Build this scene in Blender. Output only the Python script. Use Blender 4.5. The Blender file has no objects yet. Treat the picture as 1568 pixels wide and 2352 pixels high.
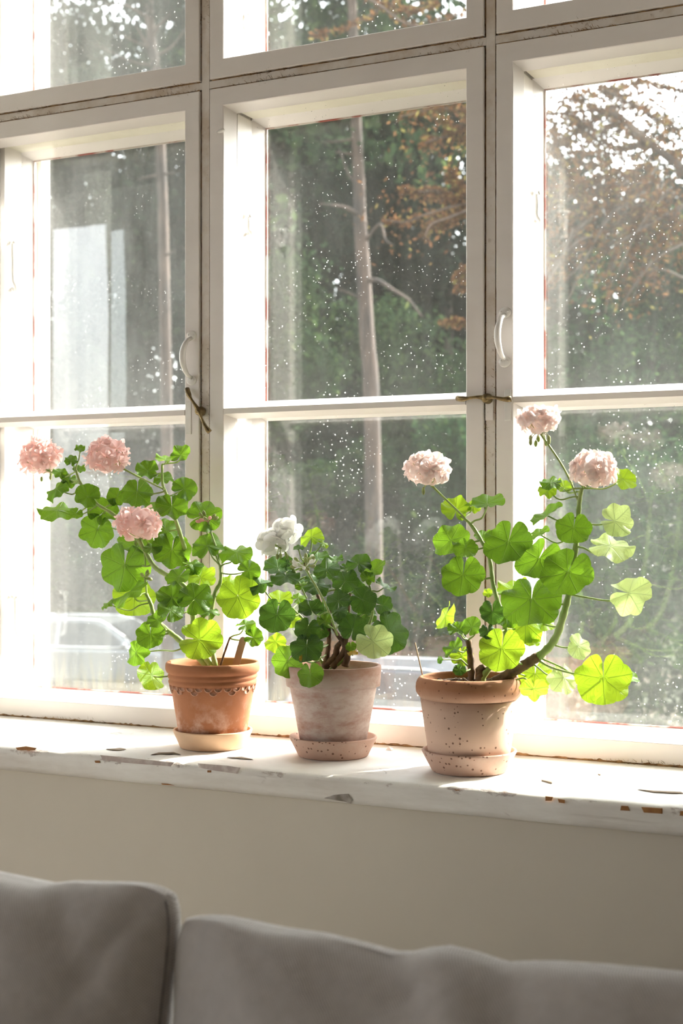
import bpy, math, random
import numpy as np
from mathutils import Vector, Matrix

C = bpy.context.scene.collection
SC = bpy.context.scene
# ------------------------------------------------------------------ camera
FPX, TH, ZC, HY = 3267.0, math.radians(26.3), 1.1227, 1197.0
SN, CS = math.sin(TH), math.cos(TH)
cam = bpy.data.cameras.new('camera')
cam.sensor_fit = 'VERTICAL'; cam.sensor_height = 36.0; cam.sensor_width = 24.0
cam.lens = FPX / 2352 * 36.0
cam.shift_y = (HY - 1176.0) / 2352.0
cam.clip_start = 0.05; cam.clip_end = 500
cam.dof.use_dof = True; cam.dof.focus_distance = 2.25; cam.dof.aperture_fstop = 7.1
camo = bpy.data.objects.new('camera', cam); C.objects.link(camo)
camo.location = (0, 0, ZC); camo.rotation_euler = (math.pi/2, 0, TH)
SC.camera = camo
# ------------------------------------------------------------------ world, sun, exposure
SUN_AZ, SUN_EL = math.radians(32), math.radians(37.3)
w = bpy.data.worlds.new('world'); SC.world = w; w.use_nodes = True
nt = w.node_tree; nt.nodes.clear()
sky = nt.nodes.new('ShaderNodeTexSky'); sky.sky_type = 'NISHITA'; sky.sun_disc = False
sky.sun_elevation = SUN_EL; sky.sun_rotation = SUN_AZ; sky.dust_density = 3.0; sky.air_density = 1.0; sky.ozone_density = 0.6
hs = nt.nodes.new('ShaderNodeHueSaturation'); hs.inputs['Saturation'].default_value = 0.22
bg = nt.nodes.new('ShaderNodeBackground'); bg.inputs['Strength'].default_value = 0.68
wo = nt.nodes.new('ShaderNodeOutputWorld')
nt.links.new(sky.outputs[0], hs.inputs['Color']); nt.links.new(hs.outputs[0], bg.inputs['Color']); nt.links.new(bg.outputs[0], wo.inputs[0])
sl = bpy.data.lights.new('sun', 'SUN'); sl.energy = 7.2; sl.angle = math.radians(0.6); sl.color = (1.0, 0.95, 0.87)
so = bpy.data.objects.new('sun', sl); C.objects.link(so)
sd = Vector((math.sin(SUN_AZ)*math.cos(SUN_EL), math.cos(SUN_AZ)*math.cos(SUN_EL), math.sin(SUN_EL)))
so.rotation_euler = sd.to_track_quat('Z', 'Y').to_euler(); so.location = (6, 9, 9)
SC.view_settings.view_transform = 'Standard'; SC.view_settings.look = 'None'
SC.view_settings.gamma = 1.0; SC.view_settings.use_curve_mapping = False
SC.view_settings.exposure = 1.2
cy = SC.cycles
cy.use_denoising = True; cy.caustics_reflective = False; cy.caustics_refractive = False
cy.max_bounces = 8; cy.diffuse_bounces = 4; cy.glossy_bounces = 3; cy.transparent_max_bounces = 16; cy.transmission_bounces = 4
cy.use_adaptive_sampling = True; cy.adaptive_threshold = 0.035
cy.sample_clamp_indirect = 6.0

# ------------------------------------------------------------------ pixel helpers
def PY(px, py, Y):
    u = (px-784)/FPX; Z = Y/(CS+u*SN)
    return Vector((Z*(-SN+u*CS), Y, ZC-(py-HY)/FPX*Z))
def WZ(px, py, Z):
    u = (px-784)/FPX
    return Vector((Z*(-SN+u*CS), Z*(CS+u*SN), ZC-(py-HY)/FPX*Z))
def depth(p): return -SN*p[0]+CS*p[1]
RT = Vector((CS, SN, 0)); UP = Vector((0, 0, 1)); FW = Vector((-SN, CS, 0))

# ------------------------------------------------------------------ materials
def nodes(name):
    m = bpy.data.materials.new(name); m.use_nodes = True
    t = m.node_tree; t.nodes.clear()
    o = t.nodes.new('ShaderNodeOutputMaterial')
    return m, t, o
def N(t, typ, **kw):
    n = t.nodes.new(typ)
    for k, v in kw.items():
        if k.startswith('i_'):
            n.inputs[k[2:].replace('_', ' ')].default_value = v
        else: setattr(n, k, v)
    return n
def L(t, a, b): t.links.new(a, b)
def c4(c): return (c[0], c[1], c[2], 1.0)
def math_(t, op, a, b=None, clamp=False):
    n = t.nodes.new('ShaderNodeMath'); n.operation = op; n.use_clamp = clamp
    for i, v in enumerate((a, b)):
        if v is None: continue
        if isinstance(v, (int, float)): n.inputs[i].default_value = v
        else: L(t, v, n.inputs[i])
    return n.outputs[0]
def ramp(t, fac, stops):
    r = t.nodes.new('ShaderNodeValToRGB'); cr = r.color_ramp
    while len(cr.elements) > 1: cr.elements.remove(cr.elements[-1])
    cr.elements[0].position = stops[0][0]; cr.elements[0].color = c4(stops[0][1])
    for p, c in stops[1:]:
        e = cr.elements.new(p); e.color = c4(c)
    L(t, fac, r.inputs[0]); return r.outputs[0]
def mixc(t, fac, a, b):
    n = t.nodes.new('ShaderNodeMix'); n.data_type = 'RGBA'
    if isinstance(fac, (int, float)): n.inputs[0].default_value = fac
    else: L(t, fac, n.inputs[0])
    for s, v in ((6, a), (7, b)):
        if isinstance(v, tuple): n.inputs[s].default_value = c4(v)
        else: L(t, v, n.inputs[s])
    return n.outputs[2]
def obco(t, scale=(1, 1, 1)):
    tc = t.nodes.new('ShaderNodeTexCoord'); mp = t.nodes.new('ShaderNodeMapping')
    mp.inputs['Scale'].default_value = scale; L(t, tc.outputs['Object'], mp.inputs[0]); return mp.outputs[0]
def noise(t, scale, vec=None, detail=4, rough=0.55):
    n = t.nodes.new('ShaderNodeTexNoise'); n.inputs['Scale'].default_value = scale
    n.inputs['Detail'].default_value = detail; n.inputs['Roughness'].default_value = rough
    L(t, vec if vec is not None else obco(t), n.inputs['Vector']); return n.outputs[0]
def step(t, v, lo, hi):
    n = t.nodes.new('ShaderNodeMapRange'); n.clamp = True
    n.inputs[1].default_value = lo; n.inputs[2].default_value = hi; L(t, v, n.inputs[0]); return n.outputs[0]
def bump(t, h, strength=0.3, dist=0.002):
    b = t.nodes.new('ShaderNodeBump'); b.inputs['Strength'].default_value = strength; b.inputs['Distance'].default_value = dist
    L(t, h, b.inputs['Height']); return b.outputs[0]
def princ(t, o, col, rough=0.6, nrm=None, metal=0.0, spec=0.5):
    p = t.nodes.new('ShaderNodeBsdfPrincipled')
    if isinstance(col, tuple): p.inputs['Base Color'].default_value = c4(col)
    else: L(t, col, p.inputs['Base Color'])
    if isinstance(rough, (int, float)): p.inputs['Roughness'].default_value = rough
    else: L(t, rough, p.inputs['Roughness'])
    p.inputs['Metallic'].default_value = metal
    p.inputs['Specular IOR Level'].default_value = spec
    if nrm is not None: L(t, nrm, p.inputs['Normal'])
    if o is not None: L(t, p.outputs[0], o.inputs[0])
    return p
def m_basic(name, c1, c2, scale, rough=0.6, lo=0.4, hi=0.65, bs=0.2, bd=0.001, stretch=(1, 1, 1), metal=0.0, spec=0.4):
    m, t, o = nodes(name); v = obco(t, stretch)
    n = noise(t, scale, v); princ(t, o, mixc(t, step(t, n, lo, hi), c1, c2), rough, bump(t, n, bs, bd), metal, spec)
    return m
M = {}
M['white_paint'] = m_basic('white_paint', (.82, .765, .735), (.775, .715, .685), 6, .42, .45, .75, .15, .001, (1, 1, 3))
M['cream_paint'] = m_basic('cream_paint', (.82, .77, .66), (.74, .68, .56), 9, .55)
def m_worn():
    m, t, o = nodes('worn_strip_paint'); v = obco(t)
    n1 = noise(t, 16, v, 6, .65); n2 = noise(t, 55, v, 4)
    c = mixc(t, step(t, n1, .45, .70), (.74, .68, .63), (.58, .48, .38))
    c = mixc(t, math_(t, 'MULTIPLY', step(t, n2, .64, .74), step(t, n1, .40, .55)), c, (.26, .15, .08))
    princ(t, o, c, .7, bump(t, n1, .4, .002)); return m
M['worn_paint'] = m_worn()
M['jute'] = m_basic('jute_fibre', (.40, .24, .115), (.17, .09, .04), 60, .95, .4, .6, .5, .002)
M['gap_dark'] = m_basic('dark_joint_wood', (.035, .022, .014), (.07, .04, .022), 30, .9)
M['red_putty'] = None
def m_putty():
    m, t, o = nodes('old_red_putty'); n = noise(t, 14, obco(t), 5)
    princ(t, o, mixc(t, step(t, n, .46, .56), (.36, .085, .06), (.72, .66, .60)), .8); return m
M['red_putty'] = m_putty()
def m_glass(name, film, speck):
    m, t, o = nodes(name); v = obco(t)
    g = t.nodes.new('ShaderNodeNewGeometry'); vm = t.nodes.new('ShaderNodeVectorMath'); vm.operation = 'DOT_PRODUCT'
    L(t, g.outputs['Normal'], vm.inputs[0]); L(t, g.outputs['Incoming'], vm.inputs[1])
    d = math_(t, 'ABSOLUTE', vm.outputs['Value']); k = math_(t, 'POWER', math_(t, 'SUBTRACT', 1.0, d, True), 5.0)
    fr = math_(t, 'ADD', math_(t, 'MULTIPLY', k, .95), .048)
    # old glass: gently wavy surface
    wn = noise(t, 9, obco(t, (1, 1, .35)), 1)
    b = bump(t, wn, .10, .002)
    tr = N(t, 'ShaderNodeBsdfTransparent'); tr.inputs[0].default_value = (.965, .975, .965, 1)
    gl = N(t, 'ShaderNodeBsdfGlossy'); gl.inputs['Roughness'].default_value = 0.015; L(t, b, gl.inputs['Normal'])
    mx = N(t, 'ShaderNodeMixShader'); L(t, fr, mx.inputs[0]); L(t, tr.outputs[0], mx.inputs[1]); L(t, gl.outputs[0], mx.inputs[2])
    tl = N(t, 'ShaderNodeBsdfTranslucent'); tl.inputs[0].default_value = (.85, .85, .83, 1)
    df = N(t, 'ShaderNodeBsdfDiffuse'); df.inputs[0].default_value = (.8, .79, .77, 1)
    md = N(t, 'ShaderNodeMixShader'); md.inputs[0].default_value = .35; L(t, tl.outputs[0], md.inputs[1]); L(t, df.outputs[0], md.inputs[2])
    n1 = noise(t, 3.2, obco(t, (1, 1, .6)), 5, .6); n2 = noise(t, 26, obco(t, (1.6, 1, .25)), 3)
    vo = N(t, 'ShaderNodeTexVoronoi'); vo.inputs['Scale'].default_value = 95; L(t, v, vo.inputs['Vector'])
    nv = noise(t, 7, v, 2)
    thr = math_(t, 'MULTIPLY', step(t, nv, .38, .72), .16)
    sp = math_(t, 'MULTIPLY', math_(t, 'LESS_THAN', vo.outputs['Distance'], thr), speck)
    f1 = math_(t, 'MULTIPLY', step(t, n1, .25, .8), film); f2 = math_(t, 'MULTIPLY', step(t, n2, .40, .9), film*.35)
    fac = math_(t, 'ADD', math_(t, 'ADD', f1, f2), sp, True)
    m2 = N(t, 'ShaderNodeMixShader'); L(t, fac, m2.inputs[0]); L(t, mx.outputs[0], m2.inputs[1]); L(t, md.outputs[0], m2.inputs[2])
    L(t, m2.outputs[0], o.inputs[0]); return m
M['glass_l'] = m_glass('hazy_old_glass', .031, .25)
M['glass_m'] = m_glass('dusty_old_glass', .011, .30)
M['glass_r'] = m_glass('filmy_old_glass', .023, .30)
def m_sill():
    m, t, o = nodes('peeling_sill_paint'); v = obco(t)
    tc = t.nodes.new('ShaderNodeTexCoord'); sx = t.nodes.new('ShaderNodeSeparateXYZ'); L(t, tc.outputs['Object'], sx.inputs[0])
    n1 = noise(t, 7, v, 6, .6); n2 = noise(t, 22, obco(t, (.5, 1, 1)), 6, .7); n3 = noise(t, 60, v, 4)
    base = mixc(t, step(t, n1, .45, .7), (.80, .765, .72), (.70, .655, .61))
    # worn arris: the object's front top edge is at y=0, z=0
    ey = math_(t, 'ABSOLUTE', sx.outputs['Y']); ez = math_(t, 'ABSOLUTE', sx.outputs['Z'])
    dd = math_(t, 'SQRT', math_(t, 'ADD', math_(t, 'MULTIPLY', ey, ey), math_(t, 'MULTIPLY', ez, ez)))
    edge = step(t, dd, .022, .004)
    wear = step(t, math_(t, 'ADD', n2, math_(t, 'MULTIPLY', edge, .17)), .69, .73)
    col = mixc(t, wear, base, (.46, .385, .355))
    bare = step(t, math_(t, 'ADD', n2, math_(t, 'MULTIPLY', edge, .17)), .765, .785)
    col = mixc(t, bare, col, (.33, .155, .06))
    # grey handling grime and long brush drags on the front face
    nd = noise(t, 5, obco(t, (.5, 1, 3)), 6, .65); fm = step(t, sx.outputs['Z'], -.003, -.008)
    col = mixc(t, math_(t, 'MULTIPLY', math_(t, 'MULTIPLY', step(t, nd, .42, .66), fm), .7), col, (.52, .46, .40))
    ns = noise(t, 30, obco(t, (.12, 1, 2)), 3); col = mixc(t, math_(t, 'MULTIPLY', math_(t, 'MULTIPLY', step(t, ns, .62, .70), fm), .5), col, (.40, .34, .29))
    vo = N(t, 'ShaderNodeTexVoronoi'); vo.feature = 'DISTANCE_TO_EDGE'; vo.inputs['Scale'].default_value = 15
    dv = t.nodes.new('ShaderNodeVectorMath'); dv.operation = 'ADD'; nn = t.nodes.new('ShaderNodeTexNoise'); nn.inputs['Scale'].default_value = 10
    L(t, v, nn.inputs['Vector']); sc = t.nodes.new('ShaderNodeVectorMath'); sc.operation = 'SCALE'; sc.inputs['Scale'].default_value = .08
    L(t, nn.outputs['Color'], sc.inputs[0]); L(t, obco(t, (.45, 1, 1)), dv.inputs[0]); L(t, sc.outputs[0], dv.inputs[1]); L(t, dv.outputs[0], vo.inputs['Vector'])
    cr = math_(t, 'MULTIPLY', step(t, vo.outputs['Distance'], .022, .004), step(t, n1, .58, .66))
    col = mixc(t, math_(t, 'MULTIPLY', cr, .6), col, (.22, .15, .10))
    h = math_(t, 'SUBTRACT', math_(t, 'SUBTRACT', math_(t, 'MULTIPLY', n3, .25), wear), cr)
    princ(t, o, col, .55, bump(t, h, .5, .0015)); return m
M['sill'] = m_sill()
M['bare_wood'] = m_basic('bare_weathered_wood', (.20, .17, .14), (.42, .38, .34), 40, .9)
M['undercoat'] = m_basic('mauve_undercoat', (.44, .36, .33), (.58, .52, .48), 45, .85, .45, .6)
M['crack'] = m_basic('dark_paint_crack', (.20, .145, .10), (.34, .26, .20), 60, .9)
M['orange_wood'] = m_basic('bare_orange_wood', (.36, .17, .06), (.24, .10, .04), 40, .9)
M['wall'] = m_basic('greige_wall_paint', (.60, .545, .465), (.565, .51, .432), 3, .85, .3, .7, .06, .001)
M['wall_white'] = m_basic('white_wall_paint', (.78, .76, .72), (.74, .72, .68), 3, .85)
M['floor'] = m_basic('floor_boards', (.56, .44, .31), (.48, .36, .24), 5, .5, .4, .6, .2, .002, (1, 12, 1))
def m_fabric(name, c1, c2):
    m, t, o = nodes(name); v = obco(t)
    ws = []
    for ang in (0.75, -0.75):
        mp = t.nodes.new('ShaderNodeMapping'); mp.inputs['Rotation'].default_value = (0, ang, 0); L(t, v, mp.inputs[0])
        wv = t.nodes.new('ShaderNodeTexWave'); wv.inputs['Scale'].default_value = 185; wv.inputs['Distortion'].default_value = .6
        wv.inputs['Detail'].default_value = 1; wv.bands_direction = 'X'; L(t, mp.outputs[0], wv.inputs['Vector']); ws.append(wv.outputs['Fac'])
    wv = math_(t, 'MULTIPLY', ws[0], ws[1]); n = noise(t, 90, v, 3)
    c = mixc(t, step(t, math_(t, 'ADD', wv, math_(t, 'MULTIPLY', n, .3)), .1, .9), c1, c2)
    p = princ(t, o, c, .9, bump(t, wv, .5, .0012), 0, .2); p.inputs['Sheen Weight'].default_value = .7; p.inputs['Sheen Roughness'].default_value = .35
    return m
M['fabric'] = m_fabric('grey_woven_cushion_cloth', (.37, .335, .315), (.78, .73, .705))
M['fabric_light'] = m_fabric('pale_woven_sofa_cloth', (.50, .48, .45), (.64, .62, .58))
M['piping'] = m_basic('dark_seam', (.16, .14, .13), (.22, .20, .19), 90, .9)
M['brass'] = m_basic('tarnished_brass', (.30, .22, .10), (.13, .095, .05), 60, .42, .35, .6, .3, .001, (1, 1, 1), .85)
M['handle_paint'] = m_basic('glossy_white_paint', (.82, .79, .76), (.76, .73, .70), 20, .22)
M['soil'] = m_basic('dry_potting_soil', (.045, .026, .016), (.14, .085, .055), 120, .95, .4, .65, 1.0, .006)
M['stick'] = m_basic('wooden_stick', (.50, .34, .20), (.40, .25, .14), 20, .7, .4, .6, .2, .001, (1, 1, .2))
def m_terra(name, c1, c2, patch, pscale, lo, hi, speck, zband=None, stretch=(1, 1, 1), ptop=None):
    m, t, o = nodes(name); v = obco(t)
    tc = t.nodes.new('ShaderNodeTexCoord'); sx = t.nodes.new('ShaderNodeSeparateXYZ'); L(t, tc.outputs['Object'], sx.inputs[0])
    n1 = noise(t, 11, v, 5, .6); n2 = noise(t, pscale, obco(t, stretch), 7, .68); n3 = noise(t, 150, v, 3)
    c = mixc(t, step(t, n1, .3, .7), c1, c2)
    if zband:
        zz = math_(t, 'ADD', sx.outputs['Z'], math_(t, 'MULTIPLY', math_(t, 'SUBTRACT', n1, .5), .03))
        c = mixc(t, step(t, zz, zband[0], zband[1]), zband[2], c)
    pm = step(t, n2, lo, hi)
    if ptop: pm = math_(t, 'MULTIPLY', pm, step(t, sx.outputs['Z'], ptop[0], ptop[1]))
    c = mixc(t, math_(t, 'MULTIPLY', pm, .8), c, patch)
    vo = N(t, 'ShaderNodeTexVoronoi'); vo.inputs['Scale'].default_value = 185; L(t, v, vo.inputs['Vector'])
    vr = t.nodes.new('ShaderNodeSeparateColor'); L(t, vo.outputs['Color'], vr.inputs[0])
    sp = math_(t, 'LESS_THAN', vo.outputs['Distance'], math_(t, 'MULTIPLY', step(t, vr.outputs[0], .55, 1.0), speck))
    c = mixc(t, math_(t, 'MULTIPLY', sp, .8), c, (.12, .05, .028))
    h = math_(t, 'SUBTRACT', math_(t, 'ADD', math_(t, 'MULTIPLY', n3, .35), math_(t, 'MULTIPLY', n2, .4)), sp)
    princ(t, o, c, .82, bump(t, h, .35, .0012), 0, .3); return m
M['terra1'] = m_terra('orange_terracotta', (.44, .185, .088), (.33, .125, .058), (.66, .47, .38), 40, .48, .72, 0, None, (1, 1, 1), (.085, .03))
M['terra2'] = m_terra('whitewashed_terracotta', (.36, .175, .118), (.30, .135, .085), (.66, .595, .545), 13, .30, .58, .10, None, (1, 1, 2.2), (.155, .10))
M['terra3'] = m_terra('speckled_terracotta', (.38, .175, .09), (.33, .145, .072), (.62, .44, .34), 30, .62, .85, .33, (.085, .118, (.63, .43, .325)))
M['saucer1'] = m_terra('pale_buff_clay', (.72, .50, .33), (.66, .43, .27), (.60, .34, .18), 10, .6, .75, 0, None, (.6, .6, 3))
M['saucer2'] = m_terra('speckled_pink_clay', (.55, .36, .275), (.50, .31, .235), (.60, .47, .40), 20, .5, .8, .36, (.030, .034, (.55, .36, .275)))
M['rimline'] = M['terra3']
def m_leaf(name, d1, d2, trc, tmix=.5, vein=(.30, .42, .12)):
    m, t, o = nodes(name)
    uv = t.nodes.new('ShaderNodeUVMap'); sx = t.nodes.new('ShaderNodeSeparateXYZ'); L(t, uv.outputs[0], sx.inputs[0])
    a, r = sx.outputs['X'], sx.outputs['Y']      # angle over the lobes, radius
    fr = math_(t, 'ABSOLUTE', math_(t, 'SUBTRACT', math_(t, 'FRACT', math_(t, 'MULTIPLY', a, 7.0)), .5))
    wd = math_(t, 'MULTIPLY', fr, r)
    v1 = step(t, wd, .030, .010)
    fo = math_(t, 'FRACT', math_(t, 'ADD', math_(t, 'MULTIPLY', r, 5.0), math_(t, 'MULTIPLY', fr, -4.5)))
    v2 = math_(t, 'MULTIPLY', step(t, math_(t, 'ABSOLUTE', math_(t, 'SUBTRACT', fo, .5)), .09, .02), step(t, r, .35, .5))
    vv = math_(t, 'MAXIMUM', math_(t, 'MULTIPLY', v1, .75), math_(t, 'MULTIPLY', v2, .30))
    oi = t.nodes.new('ShaderNodeObjectInfo')
    n = noise(t, 2.6, obco(t), 5, .6)
    base = mixc(t, math_(t, 'ADD', math_(t, 'MULTIPLY', oi.outputs['Random'], .5), math_(t, 'MULTIPLY', step(t, n, .3, .7), .6)), d1, d2)
    c = mixc(t, vv, base, vein)
    h = math_(t, 'SUBTRACT', math_(t, 'MULTIPLY', n, .4), math_(t, 'MULTIPLY', vv, 1.0))
    b = bump(t, h, .8, .0016)
    p = princ(t, None, c, .48, b, 0, .35)
    tl = N(t, 'ShaderNodeBsdfTranslucent')
    L(t, mixc(t, math_(t, 'MULTIPLY', v1, .55), trc, (trc[0]*.45, trc[1]*.5, trc[2]*.5)), tl.inputs[0]); L(t, b, tl.inputs['Normal'])
    mx = N(t, 'ShaderNodeMixShader'); mx.inputs[0].default_value = tmix
    L(t, p.outputs[0], mx.inputs[1]); L(t, tl.outputs[0], mx.inputs[2]); L(t, mx.outputs[0], o.inputs[0]); return m
M['leaf'] = m_leaf('geranium_leaf', (.058, .138, .022), (.092, .195, .032), (.160, .300, .014), .46)
M['leaf_dark'] = m_leaf('dark_geranium_leaf', (.036, .094, .028), (.056, .126, .036), (.085, .180, .016), .38, (.15, .25, .10))
M['leaf_bright'] = m_leaf('bright_geranium_leaf', (.11, .24, .030), (.155, .30, .042), (.35, .52, .022), .52, (.30, .42, .12))  # lighter, yellower and more translucent than the common leaf
M['leaf_pale'] = m_leaf('sunlit_folded_leaf', (.33, .44, .20), (.40, .50, .27), (.52, .64, .22), .50, (.50, .58, .36))  # whitish green puts the look of sun shining through into the leaf colour
M['leaf_yellow'] = m_leaf('yellowing_leaf', (.62, .38, .03), (.50, .34, .04), (.75, .45, .03), .45, (.5, .4, .1))
def m_petal(name, c1, c2, trc):
    m, t, o = nodes(name)
    uv = t.nodes.new('ShaderNodeUVMap'); sx = t.nodes.new('ShaderNodeSeparateXYZ'); L(t, uv.outputs[0], sx.inputs[0])
    c = mixc(t, step(t, sx.outputs['Y'], .15, .85), c2, c1)
    p = princ(t, None, c, .6, None, 0, .2)
    tl = N(t, 'ShaderNodeBsdfTranslucent'); tl.inputs[0].default_value = c4(trc)
    mx = N(t, 'ShaderNodeMixShader'); mx.inputs[0].default_value = .58
    L(t, p.outputs[0], mx.inputs[1]); L(t, tl.outputs[0], mx.inputs[2]); L(t, mx.outputs[0], o.inputs[0]); return m
M['pink'] = m_petal('pink_petal', (.93, .77, .75), (.88, .50, .46), (.94, .70, .66))
M['palepink'] = m_petal('pale_pink_petal', (.93, .85, .83), (.88, .66, .61), (.94, .81, .77))
M['white_petal'] = m_petal('white_petal', (.92, .91, .89), (.88, .86, .78), (.93, .92, .89))
M['stem'] = m_basic('green_stem', (.27, .38, .09), (.36, .44, .15), 40, .55)
M['stem_wood'] = m_basic('woody_brown_stem', (.20, .115, .065), (.10, .06, .035), 70, .85, .4, .6, .6, .003)
M['bud'] = m_basic('green_bud', (.30, .38, .10), (.42, .44, .20), 60, .6)
# outdoors
def m_fol(name, stops, trans=.35):
    m, t, o = nodes(name)
    at = t.nodes.new('ShaderNodeAttribute'); at.attribute_name = 'tint'
    c = ramp(t, at.outputs['Fac'], stops)
    df = N(t, 'ShaderNodeBsdfDiffuse'); L(t, c, df.inputs[0]); tl = N(t, 'ShaderNodeBsdfTranslucent'); L(t, c, tl.inputs[0])
    mx = N(t, 'ShaderNodeMixShader'); mx.inputs[0].default_value = trans
    L(t, df.outputs[0], mx.inputs[1]); L(t, tl.outputs[0], mx.inputs[2]); L(t, mx.outputs[0], o.inputs[0]); return m
M['fol_dark'] = m_fol('dark_forest_foliage', [(0, (.006, .012, .010)), (.55, (.013, .026, .017)), (.85, (.032, .050, .024)), (1, (.09, .11, .045))])
M['fol_mid'] = m_fol('mixed_green_foliage', [(0, (.010, .020, .012)), (.55, (.024, .044, .020)), (.85, (.058, .088, .032)), (1, (.14, .16, .055))])
M['fol_shrub'] = m_fol('leafy_shrub_foliage', [(0, (.010, .024, .014)), (.6, (.026, .058, .026)), (.85, (.07, .125, .04)), (.93, (.16, .20, .06)), (1, (.26, .18, .10))])
M['fol_rust'] = m_fol('rust_brown_foliage', [(0, (.030, .016, .011)), (.5, (.105, .046, .022)), (.85, (.19, .095, .04)), (1, (.20, .18, .055))])
M['bark'] = m_basic('pine_bark', (.10, .068, .054), (.035, .027, .025), 7, .9, .35, .65, .6, .02, (1, 1, .25))
M['bark_dark'] = m_basic('dark_bark', (.06, .045, .04), (.10, .08, .065), 6, .9)
M['ground'] = m_basic('rough_lawn', (.028, .036, .016), (.06, .045, .028), .35, 1, .4, .62, .3, .02)
M['dry_grass'] = m_basic('dry_grass_stems', (.34, .26, .14), (.20, .19, .08), 3, .9)
M['car_paint'] = m_basic('dark_blue_car_paint', (.10, .12, .15), (.12, .14, .17), 2, .18, .3, .7, 0, .001, (1, 1, 1), .3)
M['car_paint2'] = m_basic('silver_car_paint', (.17, .18, .19), (.20, .21, .22), 2, .2, .3, .7, 0, .001, (1, 1, 1), .4)
M['car_glass'] = m_basic('tinted_car_glass', (.03, .035, .04), (.04, .045, .05), 2, .06)
M['chrome'] = m_basic('bright_trim', (.75, .75, .75), (.7, .7, .7), 9, .15, .3, .7, 0, .001, (1, 1, 1), 1.0)
M['tyre'] = m_basic('black_rubber', (.02, .02, .02), (.03, .03, .03), 9, .8)
M['curtain'] = m_basic('white_curtain_cloth', (.82, .80, .76), (.78, .76, .72), 9, .9)
M['facade'] = m_basic('cream_facade_paint', (.74, .68, .55), (.66, .60, .47), 8, .8)

# ------------------------------------------------------------------ mesh helpers
class MB:
    def __init__(s): s.v = []; s.f = []; s.uv = []
    def add(s, vs, fs, uvs=None):
        b = len(s.v); s.v += [tuple(p) for p in vs]; s.f += [tuple(i+b for i in f) for f in fs]
        s.uv += list(uvs) if uvs is not None else [(0, 0)]*len(vs)
    def box(s, x0, x1, y0, y1, z0, z1):
        s.add([(x0, y0, z0), (x1, y0, z0), (x1, y1, z0), (x0, y1, z0), (x0, y0, z1), (x1, y0, z1), (x1, y1, z1), (x0, y1, z1)],
              [(0, 3, 2, 1), (4, 5, 6, 7), (0, 1, 5, 4), (1, 2, 6, 5), (2, 3, 7, 6), (3, 0, 4, 7)])
    def prism(s, poly, axis, a, b):
        # poly: 2D list in the two remaining axes (order x,y,z without axis); extruded from a to b
        def P(p, t): q = list(p); q.insert(axis, t); return q
        n = len(poly); vs = [P(p, a) for p in poly]+[P(p, b) for p in poly]
        fs = [tuple(range(n)), tuple(range(2*n-1, n-1, -1))]+[(i, i+n, (i+1) % n+n, (i+1) % n) for i in range(n)]
        s.add(vs, fs)
    def tube(s, pts, rad, seg=8, cap=True):
        pts = [Vector(p) for p in pts]; n = len(pts)
        if not isinstance(rad, (list, tuple)): rad = [rad]*n
        tang = [(pts[min(i+1, n-1)]-pts[max(i-1, 0)]).normalized() for i in range(n)]
        up = Vector((0, 0, 1)) if abs(tang[0].z) < .9 else Vector((1, 0, 0))
        nn = tang[0].cross(up).normalized(); vs = []
        for i in range(n):
            nn = (nn-tang[i]*nn.dot(tang[i])).normalized(); bb = tang[i].cross(nn)
            for k in range(seg):
                a = 2*math.pi*k/seg; vs.append(pts[i]+(nn*math.cos(a)+bb*math.sin(a))*rad[i])
        fs = [(i*seg+k, i*seg+(k+1) % seg, (i+1)*seg+(k+1) % seg, (i+1)*seg+k) for i in range(n-1) for k in range(seg)]
        if cap: fs += [tuple(range(seg-1, -1, -1)), tuple((n-1)*seg+k for k in range(seg))]
        s.add(vs, fs)
    def lathe(s, prof, seg=64, ax=(0, 0, 0)):
        n = len(prof); vs = []
        for r, z in prof:
            for k in range(seg):
                a = 2*math.pi*k/seg; vs.append((ax[0]+r*math.cos(a), ax[1]+r*math.sin(a), ax[2]+z))
        fs = [(i*seg+k, i*seg+(k+1) % seg, (i+1)*seg+(k+1) % seg, (i+1)*seg+k) for i in range(n-1) for k in range(seg)]
        s.add(vs, fs)
    def ellipsoid(s, c, r, seg=10, rings=6, rot=None):
        vs = []; fs = []
        for i in range(rings+1):
            th = math.pi*i/rings
            for k in range(seg):
                a = 2*math.pi*k/seg; p = Vector((r[0]*math.sin(th)*math.cos(a), r[1]*math.sin(th)*math.sin(a), r[2]*math.cos(th)))
                if rot is not None: p = rot @ p
                vs.append(p+Vector(c))
        for i in range(rings):
            for k in range(seg): fs.append((i*seg+k, (i+1)*seg+k, (i+1)*seg+(k+1) % seg, i*seg+(k+1) % seg))
        s.add(vs, fs)
    def mesh(s, name, mat=None, smooth=False):
        me = bpy.data.meshes.new(name); me.from_pydata(s.v, [], s.f); me.update()
        if any(u != (0, 0) for u in s.uv[:400]):
            ul = me.uv_layers.new(name='UVMap'); idx = np.empty(len(me.loops), dtype=np.int32)
            me.loops.foreach_get('vertex_index', idx); ul.data.foreach_set('uv', np.array(s.uv, dtype=np.float32)[idx].ravel())
        if smooth: me.polygons.foreach_set('use_smooth', [True]*len(me.polygons))
        if mat: me.materials.append(M[mat])
        return me
    def build(s, name, mat, parent=None, smooth=False, bevel=0, loc=None, fix=True):
        if fix: pass
        me = s.mesh(name, mat, smooth)
        o = bpy.data.objects.new(name, me); C.objects.link(o)
        if loc is not None: o.location = loc
        if parent: o.parent = parent
        if bevel:
            b = o.modifiers.new('bevel', 'BEVEL'); b.width = bevel; b.segments = 2; b.limit_method = 'ANGLE'; b.angle_limit = math.radians(40)
        return o
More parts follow.
